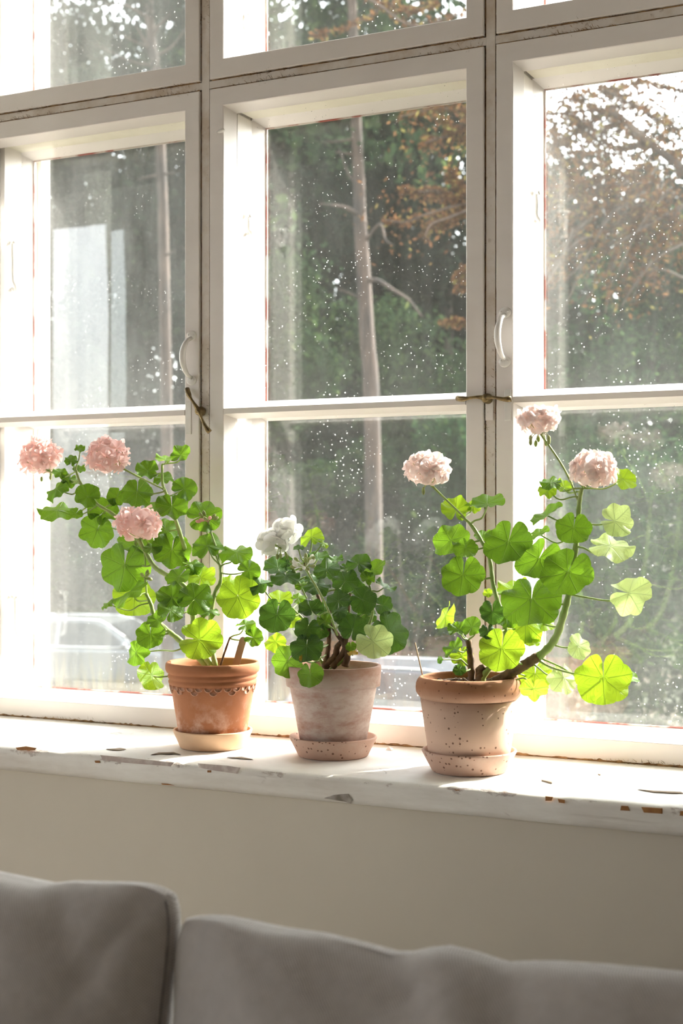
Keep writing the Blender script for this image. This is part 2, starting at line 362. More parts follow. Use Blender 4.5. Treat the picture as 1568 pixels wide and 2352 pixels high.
def empty(name, loc=(0, 0, 0)):
    o = bpy.data.objects.new(name, None); C.objects.link(o); o.location = loc; o.empty_display_size = .05; return o
def tag(o, label=None, cat=None, group=None, kind=None):
    for k, v in (('label', label), ('category', cat), ('group', group), ('kind', kind)):
        if v: o[k] = v
    return o
def obj(name, me, parent=None, loc=None):
    o = bpy.data.objects.new(name, me); C.objects.link(o)
    if parent: o.parent = parent
    if loc is not None: o.location = loc
    return o
def spline(pts, n=6):
    pts = [Vector(p) for p in pts]
    if len(pts) < 3:
        return [pts[0].lerp(pts[-1], i/n) for i in range(n+1)]
    P = [pts[0]*2-pts[1]]+pts+[pts[-1]*2-pts[-2]]; out = []
    for i in range(1, len(P)-2):
        for k in range(n):
            t = k/n; a, b, c, d = P[i-1], P[i], P[i+1], P[i+2]
            out.append(.5*((2*b)+(c-a)*t+(2*a-5*b+4*c-d)*t*t+(3*b-a-3*c+d)*t**3))
    out.append(pts[-1]); return out
def rect_sweep(mb, x0, x1, z0, z1, w, prof):
    # w: (left, right, bottom, top) member widths; prof: closed list of (a, b, y): inset = a*width + b
    n = len(prof); vs = []
    for a, b, y in prof:
        l, r, bo, to = [a*k+b for k in w]
        vs += [(x0+l, y, z0+bo), (x1-r, y, z0+bo), (x1-r, y, z1-to), (x0+l, y, z1-to)]
    fs = []
    for i in range(n):
        j = (i+1) % n
        for k in range(4):
            k2 = (k+1) % 4; fs.append((i*4+k, i*4+k2, j*4+k2, j*4+k))
    mb.add(vs, fs)
def fix_normals(o):
    import bmesh
    bm = bmesh.new(); bm.from_mesh(o.data); bmesh.ops.recalc_face_normals(bm, faces=bm.faces); bm.to_mesh(o.data); bm.free()

# ------------------------------------------------------------------ window geometry
YF = 2.155                      # room-side face of the inner sashes
SILL = 0.75
PITCH = .5371
XS = [-1.3257-PITCH, -1.3257, -1.3257+PITCH]     # left outer edge of each sash column
SW = .5156
ZL = (.7515, 1.8875); ZU = (1.9055, 2.70)
IN_PROF = [(0, .0012, 2.155), (1, -.001, 2.155), (1, .0002, 2.1563), (1, .0055, 2.193), (1, -.004, 2.1935), (1, -.004, 2.208), (0, 0, 2.208), (0, 0, 2.1562)]
OUT_PROF = [(0, 0, 2.262), (1, -.002, 2.262), (1, .0065, 2.298), (1, .0065, 2.302), (1, -.004, 2.3055), (1, -.002, 2.322), (0, 0, 2.322)]
def window(n, col, zr, bars, glass):
    x0 = XS[col]; x1 = x0+SW; z0, z1 = zr
    g = empty('window_%d' % n, ((x0+x1)/2, YF, z0)); tag(g, kind='structure')
    ox, oz = (x0+x1)/2, z0
    def off(mb):
        mb.v = [(a-ox, b-YF, c-oz) for a, b, c in mb.v]; return mb
    wd = (.0282, .030, .033, .032)
    mb = MB(); rect_sweep(mb, x0, x1, z0, z1, wd, IN_PROF); o = off(mb).build('inner_sash', 'white_paint', g); fix_normals(o)
    mb = MB(); rect_sweep(mb, x0, x1, z0, z1, (.0265, .029, .030, .031), OUT_PROF); o = off(mb).build('outer_sash', 'white_paint', g); fix_normals(o)
    mb = MB(); pw = (.0345, .037, .038, .039)
    rect_sweep(mb, x0, x1, z0, z1, pw, [(1, -.002, 2.2985), (1, .0012, 2.2985), (1, .0012, 2.3005), (1, -.002, 2.3005)])
    o = off(mb).build('putty_line', 'red_putty', g); fix_normals(o)
    xi0, xi1 = x0+wd[0]+.001, x1-wd[1]-.001
    zs = [z0+.03]+bars+[z1-.03]
    for b in bars:
        mb = MB(); c = b
        mb.prism([(2.155, c-.0048), (2.155, c+.0048), (2.193, c+.0115), (2.2075, c+.0065), (2.2075, c-.0065), (2.193, c-.0115)], 0, xi0, xi1)
        o = off(mb).build('glazing_bar', 'white_paint', g); fix_normals(o)
        mb = MB(); c = b+.010
        mb.prism([(2.264, c-.009), (2.264, c+.009), (2.30, c+.0185), (2.32, c+.008), (2.32, c-.008), (2.30, c-.0185)], 0, x0+.033, x1-.035)
        o = off(mb).build('outer_glazing_bar', 'white_paint', g); fix_normals(o)
    for i in range(len(zs)-1):
        mb = MB(); mb.box(xi0-.001, xi1+.001, 2.1945, 2.1972, zs[i]+.004*(i > 0), zs[i+1]-.004*(i < len(zs)-2))
        off(mb).build('inner_pane', glass, g)
        mb = MB(); mb.box(x0+.030, x1-.032, 2.3022, 2.3050, zs[i]+(.012 if i else 0), zs[i+1]+(.006 if i < len(zs)-2 else 0))
        off(mb).build('outer_pane', glass, g)
    return g, off
BAR = 1.3165
W1, f1 = window(1, 0, ZL, [BAR], 'glass_l')
W2, f2 = window(2, 1, ZL, [BAR], 'glass_m')
W3, f3 = window(3, 2, ZL, [BAR], 'glass_r')
W4, f4 = window(4, 0, ZU, [2.32], 'glass_l')
W5, f5 = window(5, 1, ZU, [2.32], 'glass_m')
W6, f6 = window(6, 2, ZU, [2.32], 'glass_r')

# mullion posts and transoms: a narrow tongue between the sashes with a wide jamb behind
XE0, XE1 = XS[0]-.022, XS[2]+SW+.022
for i, (a, b) in enumerate(((XS[0]+SW, XS[1]), (XS[1]+SW, XS[2]))):
    c = (a+b)/2; mb = MB()
    mb.prism([(c-.0076, 2.159), (c+.0076, 2.159), (c+.0076, 2.2095), (c+.0340, 2.2095), (c+.0340, 2.2605), (c+.012, 2.2605), (c+.012, 2.335), (c-.012, 2.335), (c-.012, 2.2605), (c-.0370, 2.2605), (c-.0370, 2.2095), (c-.0076, 2.2095)], 2, SILL, 2.72)
    o = mb.build('trim_%d' % (i+1), 'worn_paint'); fix_normals(o); tag(o, kind='structure')
    mb = MB()   # clean painted jamb linings, cut around the transom
    for z0, z1 in ((.7835, 1.855), (1.938, 2.668)):
        mb.box(c+.0342, c+.0362, 2.2096, 2.2604, z0, z1); mb.box(c-.0392, c-.0372, 2.2096, 2.2604, z0, z1)
    o2 = mb.build('jamb_lining', 'white_paint', o)
zt = (ZL[1]+ZU[0])/2
mb = MB()
spans = [(XE0+.0, XS[0]+SW+.0027), (XS[1]-.0027, XS[1]+SW+.0027), (XS[2]-.0027, XE1)]
for k, (a, b) in enumerate(spans):
    mb = MB(); mb.prism([(2.1595, zt-.0064), (2.1595, zt+.0064), (2.209, zt+.0064), (2.209, zt+.0064), (2.335, zt+.007), (2.335, zt-.007)], 0, a, b)
    o = mb.build('trim_%d' % (3+k), 'worn_paint'); fix_normals(o); tag(o, kind='structure')
    x0 = XS[k]+.033; x1 = XS[k]+SW-.034
    mb = MB(); mb.box(x0-.004, x1+.004, 2.209, 2.2605, zt-.0385, zt-.0066); mb.box(x0-.004, x1+.004, 2.209, 2.2605, zt+.0066, zt+.0385)
    mb.build('transom_lining', 'cream_paint', o)
# end posts, head and the lining below the sashes
mb = MB(); mb.box(XE0-.05, XE0+.019, 2.16, 2.335, SILL-.02, 2.75); mb.box(XE0+.019, XE0+.056, 2.2095, 2.2605, SILL-.02, 2.75)
o = mb.build('trim_6', 'white_paint'); tag(o, kind='structure')
mb = MB(); mb.box(XE1-.019, XE1+.05, 2.16, 2.335, SILL-.02, 2.75); mb.box(XE1-.056, XE1-.019, 2.2095, 2.2605, SILL-.02, 2.75)
o = mb.build('trim_7', 'white_paint'); tag(o, kind='structure')
mb = MB(); mb.box(XE0, XE1, 2.16, 2.335, 2.703, 2.76)
o = mb.build('trim_8', 'white_paint'); tag(o, kind='structure')
mb = MB()
for x in XS: mb.box(x+.033, x+SW-.034, 2.2095, 2.2605, SILL-.01, .7825)
o = mb.build('trim_9', 'white_paint'); tag(o, kind='structure')
# outer casing of the left reveal, sunlit through the left panes
mb = MB(); mb.box(XE0-.30, XS[0]+.0335, 2.3235, 2.352, SILL-.1, 2.8); o = mb.build('trim_10', 'facade'); tag(o, kind='structure')
mb = MB(); mb.prism([(2.322, .772), (2.322, .735), (2.45, .715), (2.45, .735)], 0, XE0-.1, XE1+.1); o = mb.build('trim_11', 'white_paint'); fix_normals(o); tag(o, kind='structure')

# ------------------------------------------------------------------ sill, walls, room
YE = 1.858
X0, X1 = -2.6, .5
sill = empty('trim_12', (0, YE, SILL)); tag(sill, kind='structure')
mb = MB()
nseg = 260; rng = random.Random(5)
prof0 = [(0.472, 0.0), (.30, 0.0), (.15, 0.0), (.03, 0.0), (.012, -.0003), (.004, -.002), (.0006, -.006), (0, -.012), (0, -.030), (.0015, -.0375), (.010, -.040), (.30, -.040)]
rows = []
h1 = [rng.uniform(-1, 1) for _ in range(nseg+1)]
for i in range(nseg+1):
    x = X0+(X1-X0)*i/nseg; row = []
    k = .0009*h1[i]+.0007*math.sin(i*.31)+.0008*math.sin(i*.083+1)
    for j, (y, z) in enumerate(prof0):
        kk = k if 3 <= j <= 8 else 0
        row.append((x, y+kk*.8, z-abs(kk)*.8*(3 <= j <= 6)))
    rows.append(row)
np_ = len(prof0)
vs = [p for r in rows for p in r]; fs = [(i*np_+j, i*np_+j+1, (i+1)*np_+j+1, (i+1)*np_+j) for i in range(nseg) for j in range(np_-1)]
mb.add(vs, fs); slab = mb.build('sill_board', 'sill', sill, True); fix_normals(slab)
def sill_pt(px, py): # pixel on sill top
    Z = FPX*(ZC-SILL)/(py-HY); u = (px-784)/FPX
    return Vector((Z*(-SN+u*CS), Z*(CS+u*SN), SILL))
def flake(pts, mat, th, parent, name, local):
    mb = MB(); n = len(pts); q = [Vector(p)-local for p in pts]; nn = (q[1]-q[0]).cross(q[2]-q[0]).normalized()
    if nn.dot(Vector((0, -.6, .8))) < 0: nn = -nn
    c = sum(q, Vector())/n
    mb.add([p for p in q]+[p*.9+c*.1+nn*th for p in q], [tuple(range(n, 2*n))]+[(i, (i+1) % n, (i+1) % n+n, i+n) for i in range(n)])
    o = mb.build(name, mat, parent); fix_normals(o); return o
LOC = Vector((0, YE, SILL))
# cracked and lifting slivers of paint on the sill top (pixel outlines on the sill plane)
for P in ([(243, 1722), (262, 1721), (275, 1719), (290, 1722), (276, 1724), (258, 1724)],
          [(345, 1735), (362, 1730), (400, 1729), (416, 1734), (398, 1732), (364, 1733)],
          [(520, 1741), (555, 1740), (582, 1746), (556, 1744)],
          [(1242, 1792), (1270, 1797), (1268, 1800), (1244, 1794)],
          [(1462, 1815), (1500, 1818), (1568, 1821), (1568, 1824), (1500, 1821)],
          [(1372, 1779), (1380, 1780), (1378, 1782)]):
    flake([sill_pt(*p)+Vector((0, 0, .0003)) for p in P], 'crack', .0012, sill, 'paint_flake', LOC)
# bare patches on the front face and arris (pixel outlines on the front plane)
for P, m in (([(744, 1832), (765, 1824), (800, 1822), (809, 1836), (806, 1845), (790, 1840), (765, 1836)], 'bare_wood'),
             ([(1252, 1827), (1270, 1829), (1266, 1838), (1252, 1838)], 'orange_wood'), ([(1280, 1833), (1297, 1836), (1297, 1844), (1283, 1842)], 'orange_wood'),
             ([(1426, 1849), (1442, 1850), (1446, 1861), (1424, 1860)], 'orange_wood'), ([(1472, 1852), (1521, 1855), (1521, 1868), (1478, 1865)], 'orange_wood'),
             ([(1562, 1861), (1580, 1862), (1580, 1873), (1560, 1872)], 'orange_wood'),
             ([(36, 1716), (60, 1713), (84, 1717), (80, 1722), (40, 1722)], 'orange_wood'), ([(217, 1746), (229, 1746), (230, 1751), (219, 1751)], 'orange_wood'),
             ([(476, 1768), (485, 1768), (485, 1773), (476, 1773)], 'orange_wood'), ([(370, 1798), (385, 1799), (402, 1803), (372, 1801)], 'orange_wood'),
             ([(454, 1752), (520, 1757), (552, 1762), (545, 1776), (500, 1770), (456, 1762)], 'undercoat'), ([(230, 1733), (310, 1741), (400, 1750), (392, 1759), (300, 1752), (236, 1745)], 'undercoat')):
    flake([PY(p[0], p[1], YE-.0004)+Vector((0, 0, -.0008)) for p in P], m, .0007, sill, 'bare_patch', LOC)
# loose flake lying on the sill
mb = MB(); mb.add([(-.005, -.003, 0), (.006, -.004, .001), (.007, .003, .0025), (-.003, .004, .003), (0, 0, .0055)], [(0, 1, 4), (1, 2, 4), (2, 3, 4), (3, 0, 4), (3, 2, 1, 0)])
p = sill_pt(893, 1723); o = mb.build('paint_chip', 'white_paint', None, False, 0, p+Vector((0, 0, .0003)))
tag(o, 'small loose white paint chip on the sill between the middle and right saucers', 'paint chip')

YW = 1.870
def struct(name, boxes, mat):
    mb = MB()
    for b in boxes: mb.box(*b)
    return tag(mb.build(name, mat), kind='structure')
RX0, RX1, RY0, RH = -7.4, 2.4, -3.2, 3.5
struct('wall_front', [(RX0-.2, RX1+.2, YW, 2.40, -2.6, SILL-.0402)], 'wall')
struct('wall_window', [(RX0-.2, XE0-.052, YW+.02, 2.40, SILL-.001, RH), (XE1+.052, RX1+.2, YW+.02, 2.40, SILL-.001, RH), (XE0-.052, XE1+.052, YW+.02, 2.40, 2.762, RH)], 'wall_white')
struct('wall_right', [(RX1, RX1+.2, RY0-.2, YW, 0, RH)], 'wall_white')
struct('wall_back', [(RX0-.2, -6.95, RY0-.2, RY0, 0, RH), (-5.45, RX1+.2, RY0-.2, RY0, 0, RH), (-6.95, -5.45, RY0-.2, RY0, 0, .5), (-6.95, -5.45, RY0-.2, RY0, 3.1, RH)], 'wall_white')
struct('ceiling', [(RX0-.2, RX1+.2, RY0-.2, 2.40, RH, RH+.15)], 'wall_white')
struct('floor', [(RX0-.2, RX1+.2, RY0-.2, YW, -.15, 0)], 'floor')
# left wall with two tall window openings that light the room
wl = [(RX0-.2, RX0, RY0, YW, 0, .35), (RX0-.2, RX0, RY0, YW, 3.2, RH)]
for a, b in ((RY0, -2.9), (-.85, -.55), (1.6, YW)): wl.append((RX0-.2, RX0, a, b, .35, 3.2))
struct('wall_left', wl, 'wall_white')
# white curtains at those openings: only their reflections show in the panes
def curtain(y0, y1, label):
    n = 60; mb = MB(); vs = []
    for j in range(13):
        z = .02+2.85*j/12
        for i in range(n+1):
            t = i/n; y = y0+(y1-y0)*t; vs.append((RX0+.10+.035*math.sin(t*40)+.012*math.sin(t*17+j*.2), y, z))
    for j in range(13):
        for i in range(n+1):
            x, y, z = vs[j*(n+1)+i]; vs.append((x-.003, y, z))
    k = 13*(n+1); fs = []
    for j in range(12):
        for i in range(n):
            a = j*(n+1)+i; fs += [(a, a+1, a+n+2, a+n+1), (k+a, k+a+n+1, k+a+n+2, k+a+1)]
    mb.add(vs, fs); o = mb.build('curtain', 'curtain', None, True); tag(o, label, 'curtain', 'curtains at the side windows')
curtain(-1.25, -.25, 'wide white curtain between the openings of the side wall, far from the sofa')
curtain(1.25, 1.80, 'white curtain hanging in the room corner nearest the flower window')

# ------------------------------------------------------------------ jute packing in the joints
rj = random.Random(3); jb = MB()
def jute(a, b, n, r, fuzz, gaps=()):
    a, b = Vector(a), Vector(b); d = (b-a).normalized(); side = d.cross(Vector((0, 1, 0))).normalized()
    pts = []; rr = []
    for i in range(n+1):
        t = i/n
        pts.append(a.lerp(b, t)+side*rj.uniform(-.0006, .0006)+Vector((0, rj.uniform(-.0008, .0006), 0)))
        rr.append(r*rj.uniform(.6, 1.15)*(.35 if math.sin(t*23+a.x*50) > .75 else 1))
    jb.tube(pts, rr, 6)
    ln = (b-a).length
    for k in range(int(ln*fuzz)):
        t = rj.random(); p = a.lerp(b, t); c = max(.25, math.sin(t*9+a.z*13)+.6)
        l = rj.uniform(.003, .009)*c
        dr = (d*rj.uniform(-1, 1)+side*rj.uniform(-.7, .7)+Vector((0, -rj.uniform(.1, .6), 0))).normalized()
        q = p+dr*l; m_ = p.lerp(q, .5)+Vector((rj.uniform(-1, 1), rj.uniform(-1, 0), rj.uniform(-1, 1)))*l*.25
        wv = Vector((.00022, 0, .00022))
        jb.add([p-wv, p+wv, m_+wv, m_-wv, q], [(0, 1, 2, 3), (3, 2, 4)])
for a, b in ((XS[0]+SW, XS[1]), (XS[1]+SW, XS[2])):
    c = (a+b)/2
    for x in ((a+c-.0076)/2, (b+c+.0076)/2):
        jute((x, 2.1630, .757), (x, 2.1630, zt-.009), 120, .0021, 800)
        jute((x, 2.1630, zt+.009), (x, 2.1630, 2.69), 90, .0021, 800)
for k in range(3):
    a, b = XS[k]+.002, XS[k]+SW-.002
    jute((a, 2.161, (ZL[1]+zt-.0064)/2), (b, 2.161, (ZL[1]+zt-.0064)/2), 70, .0019, 900)
    jute((a, 2.161, (ZU[0]+zt+.0064)/2), (b, 2.161, (ZU[0]+zt+.0064)/2), 70, .0015, 700)
    jute((a-.01, 2.1570, .7512), (b+.01, 2.1570, .7512), 90, .0034, 1500)
o = jb.build('jute_packing', 'jute'); tag(o, 'frayed brown jute packing stuffed into the joints between the white sashes', 'packing', None, 'stuff')

# ------------------------------------------------------------------ handles, catches, hooks
def handle(win, offp, px, y0px, y1px, name='handle', tilt=0):
    a = PY(px, y0px, YF-.0002); b = PY(px, y1px, YF-.0002)
    orig = Vector(win.location); h = empty_part(name, win, a-orig)
    L_ = b-a; pts = []
    mb = MB()
    n = 14
    for i in range(n+1):
        t = i/n; p = L_*(.10+.80*t); out = math.sin(math.pi*t)**.45*.024 if 0 < t < 1 else 0
        pts.append(p+Vector((-.0035*math.sin(math.pi*t), -.001-out, 0)))
    mb.tube(pts, [.0034+.0022*math.sin(math.pi*i/n) for i in range(n+1)], 10)
    for p in (L_*.055, L_*.945):
        mb.ellipsoid(p+Vector((0, -.0005, 0)), (.0105, .0024, .0090), 16, 8)
    o = mb.build(name, 'handle_paint', win, True, 0, a-orig)
    sb = MB()
    for p in (L_*.055, L_*.945):
        for dx in (-.0055, .0055): sb.ellipsoid(p+Vector((dx, -.0028, .001)), (.0017, .0010, .0017), 8, 5)
    for k in range(4):
        s = MB(); p = (L_*.055, L_*.945)[k//2]; s.ellipsoid(p+Vector((-.0055 if k % 2 else .0055, -.0026, .001)), (.0017, .0010, .0017), 8, 5)
        s.build('screw', 'handle_paint', o, True)
def empty_part(*a): return None
handle(W1, f1, 440, 765, 880); handle(W3, f3, 1159, 711, 838)
def catch(cx, cy, ang, l1, l2, label):
    p = PY(cx, cy, YF-.002); t = empty('sash_catch', p)
    mb = MB(); a = math.radians(ang); dx, dz = math.cos(a), math.sin(a); pts = []; rr = []
    for i in range(17):
        k = i/16; s = -l1+(l1+l2)*k
        e = abs(s)/(l1 if s < 0 else l2)
        pts.append(Vector((dx*s, -.010-.005*math.sin(e*3.1)+(.004*e if s < 0 else -.002*e), dz*s+(.0015*math.sin(e*6)))))
        rr.append(.0052-.0028*math.sin(min(1, e*1.5)*math.pi*.8)+(.0012 if e > .75 else 0))
    mb.tube(pts, rr, 10); mb.build('lever', 'brass', t, True)
    mb = MB(); mb.lathe([(0, 0), (.0085, 0), (.0085, .006), (.007, .008), (.007, .013), (.0045, .016), (0, .0165)], 20)
    mb.v = [(x, -z+.001, y) for x, y, z in mb.v]; o = mb.build('pivot', 'brass', t, True); fix_normals(o)
    tag(t, label, 'window catch', 'brass window catches')
catch(463, 945, -57, .049, .045, 'tarnished brass turn catch set diagonally on the left mullion')
catch(1120, 916, -3, .050, .044, 'tarnished brass turn catch set level across the right mullion')
def plate(win, x, z, w, h):
    mb = MB(); mb.box(-w/2, w/2, -.0012, .001, -h/2, h/2)
    mb.build('striker_plate', 'handle_paint', win, False, .0006, Vector((x, YF, z))-Vector(win.location))
a = PY(433, 960, YF); plate(W1, a.x, a.z, .012, .058); a = PY(1166, 930, YF); plate(W3, a.x, a.z, .011, .05)
# striker block on the right mullion under the catch
a = PY(1124, 943, 2.158); mb = MB(); mb.box(-.0068, .0068, -.002, .001, -.016, .016); o = mb.build('trim_14', 'white_paint', None, False, .001, a); tag(o, kind='structure')
def hook(win, px, py, yd, ln, label_len=1.0):
    # white painted stay hook hanging on the jamb
    a = PY(px, py, yd); t = a-Vector(win.location); mb = MB()
    mb.tube(spline([(0, 0, .004), (.010, 0, .002), (.020, -.004, .001)], 5), .0034, 8)
    mb.tube(spline([(.012, -.001, .001), (.014, -.002, -.3*ln), (.013, 0, -.75*ln), (.016, .004, -.92*ln), (.011, .008, -1.0*ln), (.007, .003, -.93*ln)], 6), .0038, 8)
    mb.ellipsoid((.004, 0, .002), (.006, .006, .006), 10, 6)
    return mb.build('stay_hook', 'handle_paint', win, True, 0, t)
hook(W1, 18, 560, 2.225, .092); hook(W1, 24, 1372, 2.225, .085)
hook(W2, 556, 500, 2.235, .030); hook(W3, 1214, 448, 2.225, .045)
hook(W5, 552, 40, 2.235, .03)
a = PY(507, 301, YF-.006); mb = MB(); mb.ellipsoid((0, 0, 0), (.0085, .005, .0030), 12, 8, Matrix.Rotation(math.radians(-14), 3, 'Y')); mb.tube([(-.002, 0, 0), (-.002, .0062, 0)], .0022, 8)
mb.build('latch_peg', 'handle_paint', W2, True, 0, a-Vector(W2.location))

# ------------------------------------------------------------------ sofa and cushions
def cushion(name, W, H, T, loc, rotz, tilt, prof, seed, label, ears=.03, mat='fabric', folds=()):
    # box cushion: two bulging faces joined by a narrow gusset with a seam cord
    nx, nz = 70, 44; r = random.Random(seed)
    ph = [(r.uniform(3, 16), r.uniform(2, 9), r.uniform(0, 6.3), r.uniform(.3, 1)) for _ in range(9)]
    root = empty(name, loc); root.rotation_euler = (tilt, 0, rotz)
    def edge(u, v):
        # u,v in -1..1 -> outline point (x,z)
        x = u*W/2*(1-ears*(1-v*v)*.7)*(1-.034*abs(v)**12); z = v*H/2*(1-ears*.25*(1-u*u))*(1-.045*abs(u)**18)
        if v > .0: z += prof(u*W/2)*max(0, v)**2
        return x, z
    def surf(u, v, side):
        x, z = edge(u, v); b = max(0, (1-abs(u)**3.4))**.55*max(0, (1-abs(v)**1.7))**.55
        wr = sum(a*math.sin(fx*x*4+fz*z*5+p+2.2*math.sin(z*7+p)) for fx, fz, p, a in ph)
        e = 1-b; wr2 = wr*.0022*(.25+1.5*min(1, max(0, e-.15)))*b**.3
        fold = sum(am*math.exp(-((x-x0+(z-H/2)*sl)/wd)**2)*math.exp(-((z-H/2+z0)/zl)**2) for x0, sl, wd, am, z0, zl in folds)
        return (x, side*(GUS/2+T/2*b)+(-1 if side < 0 else 1)*(wr2-fold*b**.5), z)
    GUS = .019
    for side, nm in ((-1, 'front_panel'), (1, 'back_panel')):
        mb = MB(); cl = lambda q: math.copysign(1-(1-abs(q))**1.7, q)
        vs = [surf(cl(-1+2*i/nx), cl(-1+2*j/nz), side) for j in range(nz+1) for i in range(nx+1)]
        fs = [(j*(nx+1)+i, j*(nx+1)+i+1, (j+1)*(nx+1)+i+1, (j+1)*(nx+1)+i) for j in range(nz) for i in range(nx)]
        if side > 0: fs = [f[::-1] for f in fs]
        mb.add(vs, fs); mb.build(nm, mat, root, True)
    loop = [(cl(-1+2*i/nx), 1) for i in range(nx)]+[(1, cl(1-2*j/nz)) for j in range(nz)]+[(cl(1-2*i/nx), -1) for i in range(nx)]+[(-1, cl(-1+2*j/nz)) for j in range(nz)]
    mb = MB(); n = len(loop); vs = []
    for k in (-1, -.5, 0, .5, 1):
        for u, v in loop:
            x, z = edge(u, v); s = 1+.008*(1-k*k); vs.append((x*s, k*GUS/2, z*s))
    fs = [(j*n+i, j*n+(i+1) % n, (j+1)*n+(i+1) % n, (j+1)*n+i) for j in range(4) for i in range(n)]
    mb.add(vs, fs); o = mb.build('gusset', mat, root, True); fix_normals(o)
    mb = MB(); pts = [Vector((edge(1, cl(.90-1.8*j/nz))[0], -GUS/2-.0006, edge(1, cl(.90-1.8*j/nz))[1])) for j in range(nz+1)]
    mb.tube(pts, .0010, 6, False); mb.build('seam', 'piping', root, True)
    tag(root, label, 'cushion', 'grey back cushions on the sofa'); return root
def table(T):
    return lambda x: float(np.interp(x, [a for a, b in T], [b for a, b in T]))
profL = table([(-.33, 0), (0, -.004), (.12, -.008), (.19, -.0125), (.205, -.012), (.225, -.008), (.263, -.005), (.30, -.001), (.33, .001)])
profR = table([(-.40, .003), (-.36, .002), (-.32, -.002), (-.27, -.001), (-.23, -.004), (-.20, -.007), (-.185, -.004), (-.165, .004), (-.145, .003), (-.12, -.001), (-.10, -.003), (-.09, .002), (-.04, .006), (.05, .010), (.17, .012), (.40, .004)])
SEAT = .40
cushion('cushion', .66, .42, .17, (-.662-.322, .990, .606), 0, math.radians(-8), profL, 4, 'grey woven square back cushion at left with a dark side seam', .035, folds=((.20, .9, .014, .010, .02, .05), (.27, 1.4, .02, .005, .03, .04), (.31, -.5, .012, .008, .05, .05), (.12, .5, .03, .006, .03, .05)))
cushion('cushion', .80, .405, .17, (-.643+.386, .990, .5925), 0, math.radians(-8), profR, 9, 'long grey woven back cushion at right with a wrinkled top edge', .05, folds=((-.20, .95, .016, .014, .03, .06), (-.33, 1.3, .014, .009, .02, .035), (-.30, 1.6, .012, .007, .03, .03), (-.10, .25, .014, .012, .05, .09), (-.15, -.7, .018, .007, .03, .04), (.02, .5, .02, .008, .03, .05)))
sofa = empty('sofa', (-.65, .7, 0))
sofa.location = (-.65, .75, 0)
def sbox(name, x0, x1, y0, y1, z0, z1, mat, bev):
    mb = MB(); mb.box(x0+.65, x1+.65, y0-.75, y1-.75, z0, z1); o = mb.build(name, mat, sofa, False, bev); o.modifiers[0].segments = 4; return o
sbox('back', -1.75, .45, 1.112, 1.26, .12, .680, 'fabric_light', .04)
sbox('seat', -1.73, .43, .30, 1.110, .12, .372, 'fabric_light', .04)
sbox('arm', -1.90, -1.752, .30, 1.26, .12, .60, 'fabric_light', .04); sbox('arm', .452, .60, .30, 1.26, .12, .60, 'fabric_light', .04)
for x in (-1.82, .52):
    for y in (.36, 1.2): sbox('leg', x-.03, x+.03, y-.03, y+.03, 0, .119, 'stick', .005)
tag(sofa, 'pale woven sofa seen only in the gap between the two grey cushions', 'sofa')

# ------------------------------------------------------------------ geranium pieces
R_ = random.Random(11)
def leaf_mesh(i, seed, fold, cup, ruff, lob):
    r = random.Random(seed); mb = MB(); A = math.pi-.055; na, nr = 84, 6
    ph = [r.uniform(0, 6.3) for _ in range(4)]
    vs = [(0, 0, 0)]; uv = [(.5, 0.0)]; fs = []
    for k in range(na+1):
        a = -A+2*A*k/na; t = k/na
        f = abs(2*((t*7) % 1)-1)        # 1 at lobe edges, 0 at lobe middle
        rad = 1.0-lob*f**3 - .026*abs(math.sin(t*7*math.pi*2+.4*math.sin(a*3+ph[3])))-.02*math.sin(a*5+ph[3])
        rad *= .99-.13*(abs(a)/A)**3-.25*max(0, (abs(a)/A-.93)/.07)**2 + .03*math.sin(a*2+ph[0])
        for j in range(1, nr+1):
            q = j/nr; rr = rad*q; x, y = rr*math.cos(a), rr*math.sin(a)
            z = cup*q*q + 1.4*ruff*q*q*math.sin(a*3.5+ph[1]) + 1.3*ruff*q**3*math.sin(a*7+ph[2]) -.022*math.cos(f*math.pi)*q*(1-.6*q)*(1 if q < 1 else .6)
            z += -fold*abs(y)**1.3*.9 + .10*fold*x*x
            vs.append((x, y, z)); uv.append((t, q))
    for k in range(na):
        b = 1+k*nr; c = 1+(k+1)*nr; fs.append((0, b, c))
        for j in range(nr-1): fs.append((b+j, b+j+1, c+j+1, c+j))
    mb.add(vs, fs, uv); return mb.mesh('geranium_leaf', 'leaf', True)
LV = [leaf_mesh(i, 40+i, *p) for i, p in enumerate([(0, .10, .05, .10), (.12, -.05, .07, .12), (.25, .08, .06, .09), (-.18, .05, .08, .11), (.40, .05, .08, .10), (.05, -.16, .09, .13), (-.08, .18, .10, .10)])]
def place(o, p, n, xdir, s):
    n = n.normalized(); x = (xdir-n*xdir.dot(n)).normalized(); y = n.cross(x)
    m = Matrix(((x.x, y.x, n.x, p.x), (x.y, y.y, n.y, p.y), (x.z, y.z, n.z, p.z), (0, 0, 0, 1)))
    m = m @ Matrix.Diagonal((s, s, s, 1)); o.matrix_local = m; return m
def setmat(o, name):
    o.material_slots[0].link = 'OBJECT'; o.material_slots[0].material = M[name]
